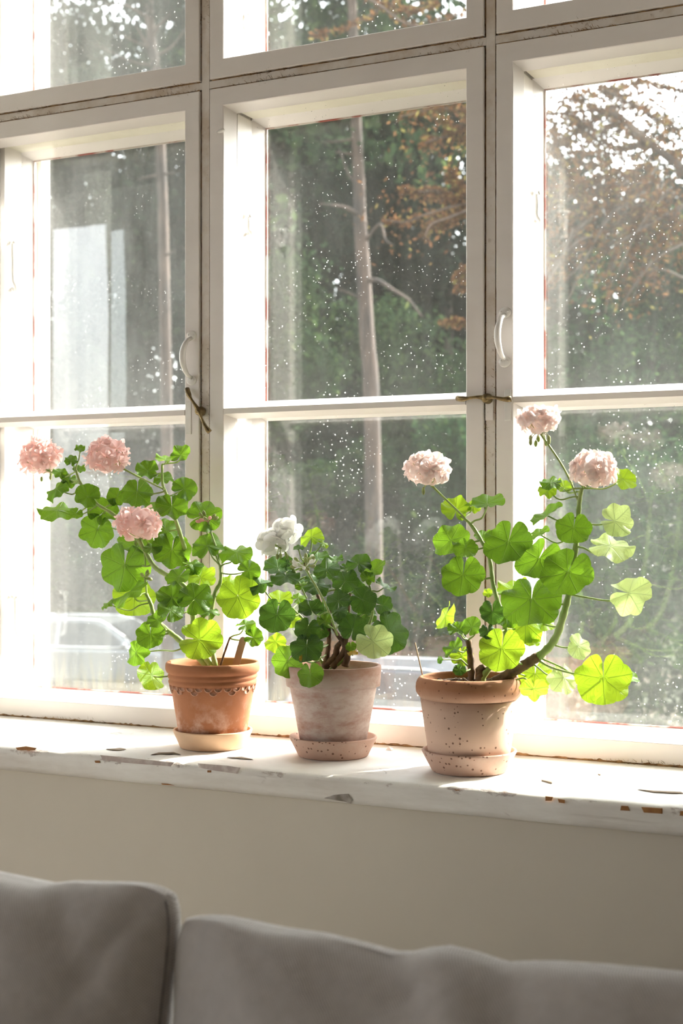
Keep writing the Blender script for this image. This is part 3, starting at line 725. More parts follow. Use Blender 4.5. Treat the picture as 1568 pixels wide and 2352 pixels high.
class Plant:
    def __init__(s, name, base, conv, y0, label, mat):
        s.root = empty(name, base); tag(s.root, label, 'plant', 'potted geraniums on the windowsill'); s.base = Vector(base)
        s.conv = conv; s.y0 = y0; s.mat = mat; s.samp = []
    def P(s, x, y, off=0.0):
        px, py = s.conv(x, y); return PY(px, py, s.y0+off)
    def scale(s): return s.conv(1, 0)[0]-s.conv(0, 0)[0]
    def stem(s, pts, r0, r1, mat, label=None):
        q = [s.P(*p)-s.base for p in pts]; q = spline(q, 7); n = len(q)
        rr = [(r0+(r1-r0)*i/(n-1))*(1+.10*math.sin(i*1.9)) for i in range(n)]
        mb = MB(); mb.tube(q, rr, 9); o = mb.build('stem', mat, s.root, True)
        s.samp += [(p, rr[i]) for i, p in enumerate(q)]; return o
    def stalk(s, pts, r, parent, mat='stem'):
        q = spline([s.P(*p)-s.base for p in pts], 8); mb = MB(); mb.tube(q, [r*(1.15-.25*i/(len(q)-1)) for i in range(len(q))], 7)
        return mb, q
    def leaf(s, cx, cy, R, tilt=25, td=90, notch=90, off=0.0, mat=None, var=None, att=None):
        p = s.P(cx, cy, off); Z = depth(p); v = (Vector((0, 0, ZC))-p).normalized()
        rt = v.cross(UP).normalized()*-1; 
        rt = UP.cross(v).normalized(); up = v.cross(rt)
        t = math.radians(tilt); d = math.radians(td); n = v*math.cos(t)+(rt*math.cos(d)+up*math.sin(d))*math.sin(t)
        na = math.radians(notch); nd = rt*math.cos(na)+up*math.sin(na)
        # direction lying in the leaf plane whose picture points along the notch
        nd = nd-v*(nd.dot(n)/max(.15, v.dot(n)))
        nd.normalize()
        rad = R*s.scale()/FPX*Z
        me = LV[R_.randrange(len(LV)) if var is None else var]
        o = obj('leaf', me, s.root); pl = p-s.base+nd*rad*.10
        mm = place(o, pl, n, -nd, rad); setmat(o, mat or s.mat)
        # petiole from leaf base to the nearest stem, preferring points below
        if att is not None: tgt = s.P(*att)-s.base
        else:
            best = min(s.samp, key=lambda k: (k[0]-pl).length+max(0, (k[0].z-pl.z))*1.2+(.3 if (k[0]-pl).length < rad*.4 else 0)); tgt = best[0]
        d0 = pl-n*.002; ln = (tgt-d0).length
        if ln > .20: tgt = d0+(tgt-d0)*(.20/ln)
        mid = d0.lerp(tgt, .35)-n*min(.02, ln*.22); mid2 = d0.lerp(tgt, .75)+UP*(-.05*ln)
        q = spline([tgt, mid2, mid, d0], 5); mb = MB(); rr = .0011+.0004*min(1, rad/.04)
        mb.tube(q, [rr*(1.15-.25*i/(len(q)-1)) for i in range(len(q))], 6)
        inv = mm.inverted(); mb.v = [tuple(inv @ Vector(a)) for a in mb.v]
        mb.build('petiole', 'stem', o, True)
        return o
def floret_mesh(np1, np2, seed, mat, ruff=.12):
    r = random.Random(seed); mb = MB()
    def petal(a0, wid, ln, lift, curl):
        na, nr = 8, 5; vs = []; uv = []; fs = []
        ph = r.uniform(0, 6)
        for j in range(nr+1):
            q = j/nr
            for k in range(na+1):
                t = -1+2*k/na; wv = wid*(.12+.88*q**.7*(1-.12*q**6)); rr = ln*q*(1-.20*t*t*t*t*q)
                a = a0+t*wv; z = lift*q+curl*q*q+ruff*q*q*math.sin(t*3.2+ph)*.5
                vs.append((rr*math.cos(a), rr*math.sin(a), z)); uv.append(((t+1)/2+.01, q))
        for j in range(nr):
            for k in range(na): fs.append((j*(na+1)+k, j*(na+1)+k+1, (j+1)*(na+1)+k+1, (j+1)*(na+1)+k))
        mb.add(vs, fs, uv)
    for i in range(np1): petal(2*math.pi*i/np1+r.uniform(-.15, .15), .78, r.uniform(.9, 1.08), r.uniform(.22, .40), r.uniform(-.60, -.25))
    for i in range(np2): petal(2*math.pi*(i+.4)/max(1, np2)+r.uniform(-.3, .3), .55, r.uniform(.55, .75), r.uniform(.40, .70), r.uniform(-.40, -.05))
    return mb.mesh('floret', mat, True)
FLP = [floret_mesh(5, 4, 70+i, 'pink', .22) for i in range(3)]
FLQ = [floret_mesh(5, 3, 80+i, 'palepink', .20) for i in range(3)]
FLW = [floret_mesh(5, 1, 90+i, 'white_petal', .10) for i in range(3)]
def flower(pl, cx, cy, rx, ry, stalk, meshes, nfl, off, seed, fr=.016, label=None, buds=0):
    r = random.Random(seed); c = pl.P(cx, cy, off); Z = depth(c); k = pl.scale()/FPX*Z
    ax, az = rx*k-fr*.42, ry*k-fr*.42; ay = (ax+az)/2
    mb, q = pl.stalk(stalk, .0016, None)
    end = q[0]; mb2 = MB()
    # pedicels fan out from the stalk end
    cl = c-pl.base
    head = None; dirs = []
    for i in range(nfl):
        y = 1-2*(i+.5)/nfl; rad = math.sqrt(1-y*y); ph = i*2.39996+r.uniform(-.25, .25)
        dirs.append(Vector((rad*math.cos(ph), rad*math.sin(ph), y*.97)))
    dirs = [d for d in dirs if d.z > -.75]
    for d in dirs:
        p = cl+Vector((d.x*ax, d.y*ay, d.z*az))
        mb.tube(spline([end, end.lerp(p, .5)+Vector((d.x, d.y, 0))*.004, p], 3), .0006, 5)
    head = mb.build('flower_head', 'stem', pl.root, True)
    if label: head['label'] = label
    for d in dirs:
        p = cl+Vector((d.x*ax, d.y*ay, d.z*az)); o = obj('floret', r.choice(meshes), head)
        n = (d+Vector((0, -.10, .05))+Vector((r.uniform(-.2, .2), r.uniform(-.2, .2), r.uniform(-.2, .2)))).normalized()
        xd = Vector((r.uniform(-1, 1), r.uniform(-1, 1), r.uniform(-1, 1)))
        place(o, p, n, xd, fr*r.uniform(.85, 1.12))
    for i in range(buds):
        a = r.uniform(0, 6.3); e = end+Vector((math.cos(a)*.014, math.sin(a)*.012, r.uniform(-.012, -.002)))
        b = MB(); b.tube(spline([end, end.lerp(e, .6)+UP*.004, e], 3), .0006, 5); b.ellipsoid(e-UP*.003, (.0028, .0028, .0050), 8, 6); b.build('bud', 'bud', head, True)
    return head
def budhead(pl, cx, cy, stalk, n, spread, off, seed, petal=None):
    r = random.Random(seed); mb, q = pl.stalk(stalk, .0017, None); end = q[0]; head = mb.build('bud_cluster', 'stem', pl.root, True)
    for i in range(n):
        d = Vector((r.uniform(-1, 1), r.uniform(-1, .6), r.uniform(-.2, 1))).normalized(); e = end+d*spread*r.uniform(.6, 1)
        b = MB(); b.tube(spline([end, end.lerp(e, .6)+UP*.002, e], 3), .0006, 5); b.ellipsoid(e+d*.002, (.0030, .0030, .0052), 8, 6, d.to_track_quat('Z', 'X').to_matrix())
        b.build('bud', petal if petal and i % 3 == 0 else 'bud', head, True)
def soil_mesh(pl, r, z):
    rs = random.Random(8); mb = MB(); vs = [(0, 0, z+.004)]; fs = []; nr, na = 8, 40
    for j in range(1, nr+1):
        for k in range(na):
            a = 2*math.pi*k/na; q = j/nr; vs.append((r*q*math.cos(a), r*q*math.sin(a), z+.004*(1-q)+(rs.uniform(-.0025, .0035) if j < nr else -.002)))
    for k in range(na): fs.append((0, 1+k, 1+(k+1) % na))
    for j in range(nr-1):
        for k in range(na): fs.append((1+j*na+k, 1+(j+1)*na+k, 1+(j+1)*na+(k+1) % na, 1+j*na+(k+1) % na))
    mb.add(vs, fs); o = mb.build('soil', 'soil', pl.root, False); fix_normals(o)
    # crumbs, uncountable
    cb = MB()
    for _ in range(160):
        a = rs.uniform(0, 6.3); q = r*.95*math.sqrt(rs.random()); s = rs.uniform(.0012, .004)
        cb.ellipsoid((q*math.cos(a), q*math.sin(a), z+.003*(1-q/r)+.001), (s, s*rs.uniform(.6, 1.2), s*.7), 6, 4)
    o = cb.build('soil_crumbs', 'soil', pl.root, True); o['kind'] = 'stuff'

def sc1(x, y): return x/2.45, 960+y/2.45
def sc2(x, y): return 540+x/3.409, 1140+y/3.409
def sc3(x, y): return 900+x/2.347, 900+y/2.347

# saucers first (standing on the sill), the pots stand in them
def saucer(cxpx, rimpx, rimy, botpx, boty, Yp, mat, label, th=.006):
    Z = Yp/(CS+(cxpx-784)/FPX*SN); k = Z/FPX; c = PY(cxpx, boty, Yp); R = rimpx/2*k; r = botpx/2*k
    h = .031*(R/.070)
    mb = MB(); mb.lathe([(0, 0), (r*.97, 0), (r, .0015), (R-.0012, h-.002), (R-.002, h), (R-th+.0012, h), (R-th, h-.002), (r*.95, .008), (r*.9, .0065), (0, .0065)], 72)
    o = mb.build('saucer', mat, None, True, 0, (c.x, Yp, SILL+.0004)); fix_normals(o)
    tag(o, label, 'saucer', 'clay plant saucers on the windowsill'); return Vector((c.x, Yp, SILL+.0074)), R
Y1, Y2, Y3 = 2.012, 2.022, 1.989
S1, r1 = saucer(488.5, 186, 1682, 151, 1722, Y1, 'saucer1', 'pale buff clay saucer under the scalloped left pot')
S2, r2 = saucer(765, 206, 1690, 161, 1742, Y2, 'saucer2', 'speckled pinkish clay saucer under the whitewashed middle pot')
S3, r3 = saucer(1077, 222, 1725, 172, 1780, Y3, 'saucer2', 'speckled clay saucer under the largest right pot')

def kpx(px, Yp): return Yp/(CS+(px-784)/FPX*SN)/FPX
# ---- left plant
k1 = kpx(488, Y1)
pl1 = Plant('potted_geranium', S1, sc1, Y1, 'pink geranium leaning left in an orange terracotta pot with a scalloped band', 'leaf')
RR = 217/2*k1; rb = 150/2*k1; H1 = PY(488, 1537, Y1-.07).z-S1.z
H1 = .134
mb = MB(); mb.lathe([(0, 0), (rb-.002, 0), (rb, .002), (RR*.885, H1-.040), (RR*.905, H1-.037), (RR*.93, H1-.0345), (RR*.938, H1-.0315), (RR*.92, H1-.029), (RR*.918, H1-.0275), (RR*.945, H1-.0255), (RR*.95, H1-.022), (RR*.932, H1-.0195), (RR*.935, H1-.0185), (RR*.975, H1-.0165), (RR*.998, H1-.012), (RR, H1-.007), (RR*.99, H1-.0025), (RR*.96, H1), (RR*.91, H1-.002), (RR*.895, H1-.008), (RR*.84, H1-.03), (rb*.9, .02)], 80)
pot1 = mb.build('pot', 'terra1', pl1.root, True); fix_normals(pot1)
def scallop_mesh(r):
    mb = MB(); n = 12
    outer = [(r*math.sin(math.pi*(i/n-.5)), -r*math.cos(math.pi*(i/n-.5))) for i in range(n+1)]; inner = [(x*.74, z*.74) for x, z in outer]
    vs = [(x, -.0011, z) for x, z in outer]+[(x, -.0014, z) for x, z in inner]+[(x, .002, z*1.03) for x, z in outer]+[(x, -.0002, z) for x, z in inner]
    m = n+1; fs = []
    for i in range(n): fs += [(i, i+1, m+i+1, m+i), (2*m+i, 2*m+i+1, i+1, i), (m+i, m+i+1, 3*m+i+1, 3*m+i)]
    mb.add(vs, fs+[tuple(3*m+i for i in range(m))]); return mb.mesh('scallop', 'terra1', True)
scm = scallop_mesh(.0072)
for row, n in ((0, 28), (1, 28)):
    for i in range(n):
        a = 2*math.pi*(i+.5*row)/n; z = H1-.037-.0062*row
        rr = rb+(RR*.885-rb)*min(1, (z-.002)/(H1-.042))+(.0012 if row == 0 else .0005)
        if row == 1 and i % 2: continue
        o = obj('scallop', scm, pot1); o.location = (rr*math.sin(a), -rr*math.cos(a), z); o.rotation_euler = (math.radians(9), 0, a)
soil_mesh(pl1, RR*.85, H1-.026)
soilY = 1395
pl1.stem([(1190, 1400), (1150, 1330), (1092, 1210), (1085, 1100), (1050, 960, -.01), (930, 880, -.01), (860, 825), (760, 660), (640, 545), (540, 478), (455, 370), (425, 290)], .0058, .0022, 'stem')
pl1.stem([(1170, 1400), (1010, 1250), (930, 1185), (870, 1120), (850, 1050), (820, 985)], .0052, .003, 'stem')
pl1.stem([(1212, 1400), (1180, 1200), (1205, 1000), (1240, 920), (1240, 835)], .0045, .0025, 'stem')
pl1.stem([(1085, 1110, .01), (1060, 820, .03), (1005, 625, .03), (940, 440, .02), (915, 370, .02), (912, 262, .02)], .0045, .002, 'stem')
pl1.stem([(1240, 1390), (1290, 1245), (1300, 1243)], .002, .0012, 'stem_wood')
LS = [  # cx, cy, R, tilt, dir, notch, depth offset, material, variant
 (545, 640, 108, 20, 200, 70, .01), (585, 525, 98, 35, 100, 230, .015), (770, 425, 97, 25, 90, 85, .0), (655, 450, 62, 30, 120, 60, .03), (822, 298, 72, 40, 80, 350, .02),
 (935, 232, 68, 70, 90, 270, .015, 'leaf_bright'), (1022, 202, 72, 52, 130, 240, .02), (1042, 392, 76, 20, 60, 215, .01), (968, 508, 96, 32, 90, 95, .0), (918, 335, 62, 58, 95, 270, .035),
 (1155, 548, 106, 22, 80, 195, -.01), (935, 632, 80, 30, 60, 120, .03), (965, 757, 118, 18, 90, 80, .02), (1165, 712, 98, 46, 95, 285, -.01),
 (698, 848, 158, 26, 200, 82, -.005, None, 2), (765, 705, 112, 45, 80, 250, .02), (1322, 755, 104, 58, 95, 0, .01), (1406, 855, 70, 20, 60, 200, -.01), (1346, 1020, 134, 14, 80, 112, -.035, 'leaf_bright', 0),
 (1105, 1010, 108, 22, 70, 225, -.05, None, 1), (968, 1002, 92, 40, 100, 270, -.055), (965, 1072, 86, 35, 60, 240, -.06), (1000, 897, 80, 52, 120, 40, -.03), (1130, 890, 92, 35, 80, 260, .0, 'leaf_bright'),
 (755, 1020, 128, 22, 60, 85, .03, 'leaf_bright'), (720, 985, 128, 78, 128, 30, -.03), (845, 1226, 88, 14, 90, 88, -.03, None, 0), (1138, 1250, 132, 16, 100, 172, -.055, 'leaf_bright', 3),
 (765, 1328, 80, 40, 180, 80, -.01, None, 4), (855, 1458, 98, 42, 30, 100, -.03, 'leaf_bright', 2), (890, 1130, 74, 55, 130, 220, -.05), (1385, 1162, 62, 52, 95, 200, .0), (1430, 1237, 60, 20, 60, 170, -.005),
 (312, 405, 82, 64, 135, 40, .0), (390, 350, 52, 40, 80, 60, .02), (485, 438, 78, 22, 60, 330, -.02, None, 6), (308, 520, 112, 64, 95, 0, .0, None, 1), (425, 540, 42, 35, 80, 50, -.01), (335, 305, 46, 45, 80, 0, .02),
 (445, 288, 40, 50, 90, 270, .02), (400, 233, 42, 40, 90, 270, .0, None, 5), (448, 175, 34, 50, 90, 0, .01), (1180, 1090, 62, 66, 90, 270, -.03), (1300, 935, 74, 35, 80, 200, .015, 'leaf_bright'), (1090, 830, 66, 50, 90, 180, .0), (600, 1045, 48, 74, 130, 30, -.035),
 (860, 730, 60, 60, 90, 180, .0), (860, 500, 56, 55, 90, 270, .04)]
for a in LS: pl1.leaf(*a)
pink1 = 'head of pink double flowers'
flower(pl1, 225, 218, 128, 110, [(275, 300, .08), (360, 335, .04), (455, 372)], FLP, 21, .085, 1, .0190, 'leftmost round head of salmon pink florets', 3)
flower(pl1, 608, 214, 130, 112, [(672, 275), (800, 342), (922, 402)], FLP, 19, .0, 2, .0190, 'upper round head of pale pink florets', 0)
flower(pl1, 775, 590, 150, 98, [(792, 680), (812, 760), (818, 835)], FLP, 19, -.035, 3, .0200, 'lower wide head of pink florets', 3)
budhead(pl1, 1155, 555, [(1172, 585, -.012), (1185, 640), (1225, 760), (1236, 840)], 9, .016, 0, 4, 'pink')
budhead(pl1, 845, 1000, [(815, 900, -.02), (822, 950, -.01), (825, 1000)], 4, .008, 0, 5)

# ---- middle plant
k2 = kpx(765, Y2)
pl2 = Plant('potted_geranium', S2, sc2, Y2, 'bushy white-flowered geranium in a whitewashed grey-pink pot', 'leaf_dark')
RR = 221/2*k2; rb = 145/2*k2; H2 = .137
mb = MB(); mb.lathe([(0, 0), (rb-.002, 0), (rb, .002), (RR*.90, H2-.036), (RR*.905, H2-.034), (RR*.975, H2-.0325), (RR*.98, H2-.030), (RR, H2-.004), (RR*.995, H2-.001), (RR*.985, H2), (RR*.93, H2), (RR*.92, H2-.002), (RR*.84, H2-.05), (rb*.9, .02)], 80)
pot2 = mb.build('pot', 'terra2', pl2.root, True); fix_normals(pot2)
soil_mesh(pl2, RR*.86, H2-.018)
pl2.stem([(700, 1340), (720, 1250), (735, 1120), (725, 1000), (640, 760, .01), (540, 520, .02)], .0050, .002, 'stem_wood')
pl2.stem([(760, 1335), (850, 1220), (870, 1100), (880, 960), (900, 760, .02)], .0062, .0022, 'stem_wood')
pl2.stem([(860, 1330), (880, 1230), (840, 1130), (800, 1080), (740, 930), (800, 700)], .0060, .0022, 'stem_wood')
pl2.stem([(700, 1335), (780, 1260), (800, 1180), (830, 1140)], .007, .004, 'stem_wood')
pl2.stem([(690, 1320), (620, 1180), (560, 1000), (450, 880)], .003, .0018, 'stem')
pl2.stem([(800, 1320), (960, 1160), (1050, 1000), (1080, 850), (1050, 700)], .003, .0018, 'stem')
LS2 = [
 (335, 545, 128, 52, 95, 280, .0), (410, 515, 70, 50, 160, 250, -.01), (188, 678, 116, 56, 95, 335, -.02), (393, 632, 128, 60, 95, 90, -.025, None, 1), (322, 945, 152, 14, 100, 78, -.045, None, 0), (352, 805, 108, 48, 90, 270, .01, 'leaf_bright'),
 (590, 876, 112, 50, 95, 290, -.045), (645, 476, 96, 62, 95, 270, .02), (715, 562, 120, 48, 95, 270, .0), (637, 705, 120, 60, 95, 85, -.03, None, 5), (868, 658, 116, 34, 95, 230, -.02), (965, 517, 114, 48, 95, 260, .01),
 (1090, 568, 112, 56, 125, 240, .015, 'leaf'), (1035, 640, 66, 40, 60, 240, .0, 'leaf'), (1172, 706, 98, 74, 62, 200, .01), (1010, 815, 120, 18, 80, 155, -.03), (808, 806, 112, 42, 95, 270, -.045, None, 1), (1162, 855, 86, 24, 20, 170, .0),
 (820, 895, 76, 55, 110, 200, -.07), (695, 976, 66, 45, 100, 0, -.07, 'leaf'), (925, 1025, 122, 18, 80, 255, -.06, None, 0), (1093, 1148, 156, 16, 60, 140, -.065, 'leaf_pale', 3), (1215, 1075, 182, 30, 20, 130, -.005, None, 2), (562, 1040, 112, 28, 90, 70, -.055),
 (558, 1190, 142, 28, 100, 85, -.075, None, 1), (400, 1300, 140, 24, 180, 50, -.06, 'leaf', 2), (588, 1405, 112, 22, 170, 95, -.095, 'leaf', 2), (308, 1145, 92, 30, 120, 40, -.01, 'leaf_bright'), (452, 975, 70, 25, 90, 90, .0, 'leaf_bright'),
 (595, 312, 104, 52, 110, 270, .02, 'leaf_bright', 4), (692, 366, 50, 60, 60, 180, .02, 'leaf_bright'), (495, 402, 48, 64, 95, 270, .0), (790, 495, 64, 60, 95, 270, .03), (670, 1060, 84, 30, 90, 90, -.01), (500, 795, 62, 40, 90, 200, .02, 'leaf'),
 (905, 1180, 48, 35, 100, 90, -.02, 'leaf'), (840, 955, 84, 30, 90, 90, -.01), (700, 870, 84, 38, 90, 270, .0), (600, 645, 66, 58, 90, 270, .0), (960, 720, 72, 35, 90, 200, .01), (1040, 930, 84, 30, 60, 100, .01), (690, 1010, 60, 35, 90, 90, -.02), (770, 620, 66, 50, 90, 270, .02),
 (525, 1268, 32, 30, 90, 60, -.085, 'leaf_yellow'), (918, 1228, 44, 60, 90, 90, -.02, 'leaf_yellow'), (480, 650, 60, 55, 90, 270, .01), (880, 560, 64, 55, 90, 270, .02), (520, 700, 60, 50, 90, 90, .0, 'leaf')]
for a in LS2: pl2.leaf(*a)
flower(pl2, 400, 268, 100, 88, [(400, 345, -.02), (395, 455, -.01), (470, 620, .0), (560, 800, .0)], FLW, 7, -.02, 21, .0225, 'right-hand loose head of white florets', 0)
flower(pl2, 285, 358, 112, 95, [(345, 400, -.03), (395, 440, -.015), (480, 620, .0)], FLW, 8, -.03, 22, .0225, 'left-hand loose head of white florets', 2)
budhead(pl2, 540, 530, [(548, 560, -.05), (575, 610, -.055), (700, 830, -.06), (800, 1090, -.04)], 18, .022, 0, 23, 'white_petal')
# ---- right plant
k3 = kpx(1076, Y3)
pl3 = Plant('potted_geranium', S3, sc3, Y3, 'tall pale pink geranium with a long bent stem in the largest speckled pot', 'leaf')
RR = 246/2*k3; rb = 180/2*k3; H3 = .134
mb = MB(); pr = [(0, 0), (rb-.002, 0), (rb, .002), (RR*.91, H3-.034)]
for i in range(9):
    a = -math.pi/2+math.pi*i/8; pr.append((RR-.010+.010*math.cos(a)-(.001 if i < 3 else 0), H3-.0165+.0165*math.sin(a)))
pr += [(RR*.90, H3-.004), (RR*.885, H3-.012), (RR*.83, H3-.05), (rb*.9, .02)]
mb.lathe(pr, 80); pot3 = mb.build('pot', 'terra3', pl3.root, True); fix_normals(pot3)
soil_mesh(pl3, RR*.86, H3-.012)
pl3.stem([(500, 1592), (590, 1545), (700, 1480), (800, 1420), (880, 1330), (930, 1180), (960, 1050), (985, 880), (1000, 720), (1010, 590), (1022, 520)], .0075, .0030, 'stem')
pl3.stem([(480, 1592), (500, 1520), (600, 1390, .01), (610, 1280, .01), (575, 1150), (545, 1040), (525, 900), (480, 800), (430, 720), (385, 680)], .0052, .0020, 'stem')
pl3.stem([(432, 1597), (425, 1450), (412, 1340)], .0058, .0045, 'stem_wood')
pl3.stem([(460, 1595), (480, 1530), (470, 1500), (500, 1480)], .0075, .005, 'stem_wood')
pl3.stem([(430, 1500), (400, 1470), (370, 1440)], .002, .001, 'stem')
mb = MB()  # woody bark sleeve on the lower part of the bent stem
q = spline([pl3.P(*p)-pl3.base for p in [(498, 1594), (590, 1546), (700, 1481), (790, 1426)]], 8); mb.tube(q, [.0086-.0010*i/(len(q)-1)+.0005*math.sin(i*2.3) for i in range(len(q))], 10); mb.build('stem', 'stem_wood', pl3.root, True)
LS3 = [
 (345, 632, 86, 38, 90, 265, .01, 'leaf_bright', 6), (515, 597, 102, 66, 97, 270, -.01, 'leaf', 0), (440, 612, 46, 40, 90, 200, .02, 'leaf_bright'), (312, 792, 110, 40, 120, 300, .0, 'leaf', 2), (395, 847, 70, 30, 90, 80, -.02), (380, 1002, 126, 20, 95, 82, -.04, None, 0),
 (622, 822, 142, 30, 120, 72, -.05, None, 0), (785, 910, 140, 34, 120, 60, -.03, None, 2), (800, 762, 66, 70, 118, 200, .01), (940, 985, 150, 22, 110, 62, -.065, None, 0), (750, 1132, 178, 34, 95, 85, -.05, None, 1), (977, 742, 102, 20, 80, 82, -.035, None, 2),
 (1213, 700, 106, 32, 45, 170, .0, 'leaf_pale', 3), (1190, 832, 132, 58, 80, 170, -.01, 'leaf_pale', 1), (1292, 1085, 130, 36, 120, 175, -.01, 'leaf_pale', 4), (1252, 472, 78, 44, 60, 180, .02, 'leaf_bright'), (850, 488, 64, 56, 95, 0, .0, 'leaf', 1), (835, 530, 58, 60, 95, 0, .0, 'leaf_bright'), (930, 512, 52, 50, 80, 200, .01, 'leaf_bright'),
 (830, 662, 106, 76, 122, 0, -.01), (587, 1400, 132, 14, 90, 80, -.055, 'leaf_bright', 0), (540, 1195, 74, 18, 90, 90, -.03, 'leaf_dark'), (432, 1262, 62, 35, 150, 250, -.04), (355, 1283, 66, 55, 100, 0, -.03, 'leaf'), (517, 1292, 54, 35, 90, 90, -.05, 'leaf_dark', 5), (285, 1212, 96, 68, 150, 60, -.01, 'leaf_bright'),
 (330, 1388, 70, 62, 130, 40, -.03), (362, 1502, 38, 20, 90, 60, -.05, 'leaf_dark'), (260, 1447, 24, 50, 180, 90, -.03, 'leaf_dark'), (375, 1430, 68, 20, 90, 90, .03, 'leaf_bright'), (720, 1262, 112, 30, 80, 90, .03, 'leaf_bright'), (820, 1225, 76, 40, 30, 180, .03, 'leaf_bright'), (755, 1335, 54, 40, 80, 90, .03, 'leaf_bright'),
 (770, 1530, 100, 30, 90, 85, .02, 'leaf_bright', 1), (765, 1610, 88, 48, 270, 90, -.01, 'leaf_bright'), (927, 1552, 92, 34, 30, 105, .0, 'leaf_pale', 4), (1010, 1375, 78, 38, 30, 150, .0, 'leaf_pale', 2), (1140, 1560, 160, 14, 60, 92, -.04, 'leaf_bright', 2), (1270, 1530, 74, 66, 60, 170, .0, 'leaf'),
 (655, 1062, 96, 58, 100, 270, .02, 'leaf_bright'), (515, 1086, 30, 30, 90, 0, .01, 'leaf_bright'), (620, 1225, 62, 40, 90, 90, .0), (490, 775, 52, 50, 90, 270, .01, 'leaf')]
for a in LS3:
    kw = {}
    pl3.leaf(*a, **kw)
flower(pl3, 186, 412, 134, 100, [(208, 500), (300, 590), (400, 690), (475, 800)], FLQ, 21, -.005, 31, .0190, 'left-hand round head of pale pink florets', 2)
flower(pl3, 788, 145, 124, 74, [(797, 222), (900, 370), (960, 480), (1000, 582)], FLQ, 18, .0, 32, .0185, 'topmost flat head of pale pink florets', 7)
flower(pl3, 1085, 415, 136, 108, [(1030, 520), (1025, 530), (1012, 590)], FLQ, 22, -.02, 33, .0200, 'right-hand large head of pale pink florets', 0)

# ---- wooden sticks standing in the soil
def stick(pl, a, b, w, th, off, label, name):
    p, q = pl.P(*a, off), pl.P(*b, off); d = (q-p).normalized(); s = d.cross(FW).normalized(); n = s.cross(d); ln = (q-p).length
    mb = MB(); m = 6; prof = []
    for i in range(m+1):
        t = math.pi*i/m; prof.append((-math.cos(t)*w/2, ln-w/2+math.sin(t)*w/2))
    prof = [(-w/2, 0)]+prof+[(w/2, 0)] if th < w*.8 else None
    if prof:
        k = len(prof); vs = [s*x+d*y+n*(-th/2) for x, y in prof]+[s*x+d*y+n*(th/2) for x, y in prof]
        mb.add(vs, [tuple(range(k)), tuple(range(2*k-1, k-1, -1))]+[(i, i+k, (i+1) % k+k, (i+1) % k) for i in range(k)])
    else: mb.tube([Vector((0, 0, 0)), d*ln*.5, d*ln], [w/2]*3, 8)
    o = mb.build(name, 'stick', None, not prof, 0, p); fix_normals(o); tag(o, label, 'stick', None)
stick(pl1, (1318, 1420), (1372, 1232), .0115, .0018, -.012, 'flat wooden stick in the scalloped left pot', 'plant_stick')
stick(pl3, (178, 1590), (124, 1352), .0022, .0022, .0, 'thin wooden skewer in the left edge of the largest right pot', 'plant_stick')

# ------------------------------------------------------------------ outdoors
def terrain_z(x, y):
    d = math.hypot(x, y); t = min(1, max(0, (d-29)/11)); t = t*t*(3-2*t)
    return -2.2+1.75*t+.10*math.sin(x*.35)*math.cos(y*.3)
mb = MB(); nx, ny = 70, 60; vs = []
for j in range(ny+1):
    y = 2.42+118*(j/ny)**1.6
    for i in range(nx+1):
        x = -90+150*i/nx; vs.append((x, y, terrain_z(x, y)))
mb.add(vs, [(j*(nx+1)+i, j*(nx+1)+i+1, (j+1)*(nx+1)+i+1, (j+1)*(nx+1)+i) for j in range(ny) for i in range(nx)])
tag(mb.build('ground', 'ground', None, True), kind='structure')
mb = MB(); mb.box(-90, RX0-.21, -40, 2.42, -2.6, -2.2); tag(mb.build('terrain', 'ground'), kind='structure')

def crown_mesh(name, n, lobes, size, seed, mat, droop=0.0, shell=.55, aspect=.6):
    # many small leaf-clump blades spread in overlapping lobes (cx,cy,cz,rx,ry,rz)
    g = np.random.default_rng(seed); lob = np.array(lobes); wgt = lob[:, 3]*lob[:, 4]*lob[:, 5]; k = g.choice(len(lob), n, p=wgt/wgt.sum())
    d = g.normal(size=(n, 3)); d /= np.linalg.norm(d, axis=1, keepdims=True)
    rr = (shell+(1-shell)*g.random(n))**.8; rr *= 1+.12*np.sin(d[:, 0]*7+k)*np.sin(d[:, 2]*8)
    c = lob[k, :3]+d*rr[:, None]*lob[k, 3:6]
    nrm = d*.6+g.normal(size=(n, 3))*.8; nrm /= np.linalg.norm(nrm, axis=1, keepdims=True)
    a = np.cross(nrm, g.normal(size=(n, 3))); a /= np.linalg.norm(a, axis=1, keepdims=True); b = np.cross(nrm, a)
    s = size*g.uniform(.5, 1.3, n)[:, None]
    v = np.stack([c-a*s, c+b*s*aspect-a*s*.1, c+a*s, c-b*s*aspect+a*s*.15], axis=1)
    v[:, 2, 2] -= droop*s[:, 0]
    me = bpy.data.meshes.new(name); me.vertices.add(4*n); me.vertices.foreach_set('co', v.reshape(-1).astype(np.float32))
    me.loops.add(4*n); me.loops.foreach_set('vertex_index', np.arange(4*n, dtype=np.int32))
    me.polygons.add(n); me.polygons.foreach_set('loop_start', np.arange(0, 4*n, 4, dtype=np.int32))
    me.update(calc_edges=True)
    at = me.attributes.new('tint', 'FLOAT', 'POINT'); tn = np.clip(g.beta(1.6, 2.2, n)*.8+.25*(lob[k, 0] % .7), 0, 1)
    at.data.foreach_set('value', np.repeat(tn, 4).astype(np.float32))
    me.materials.append(M[mat]); return me
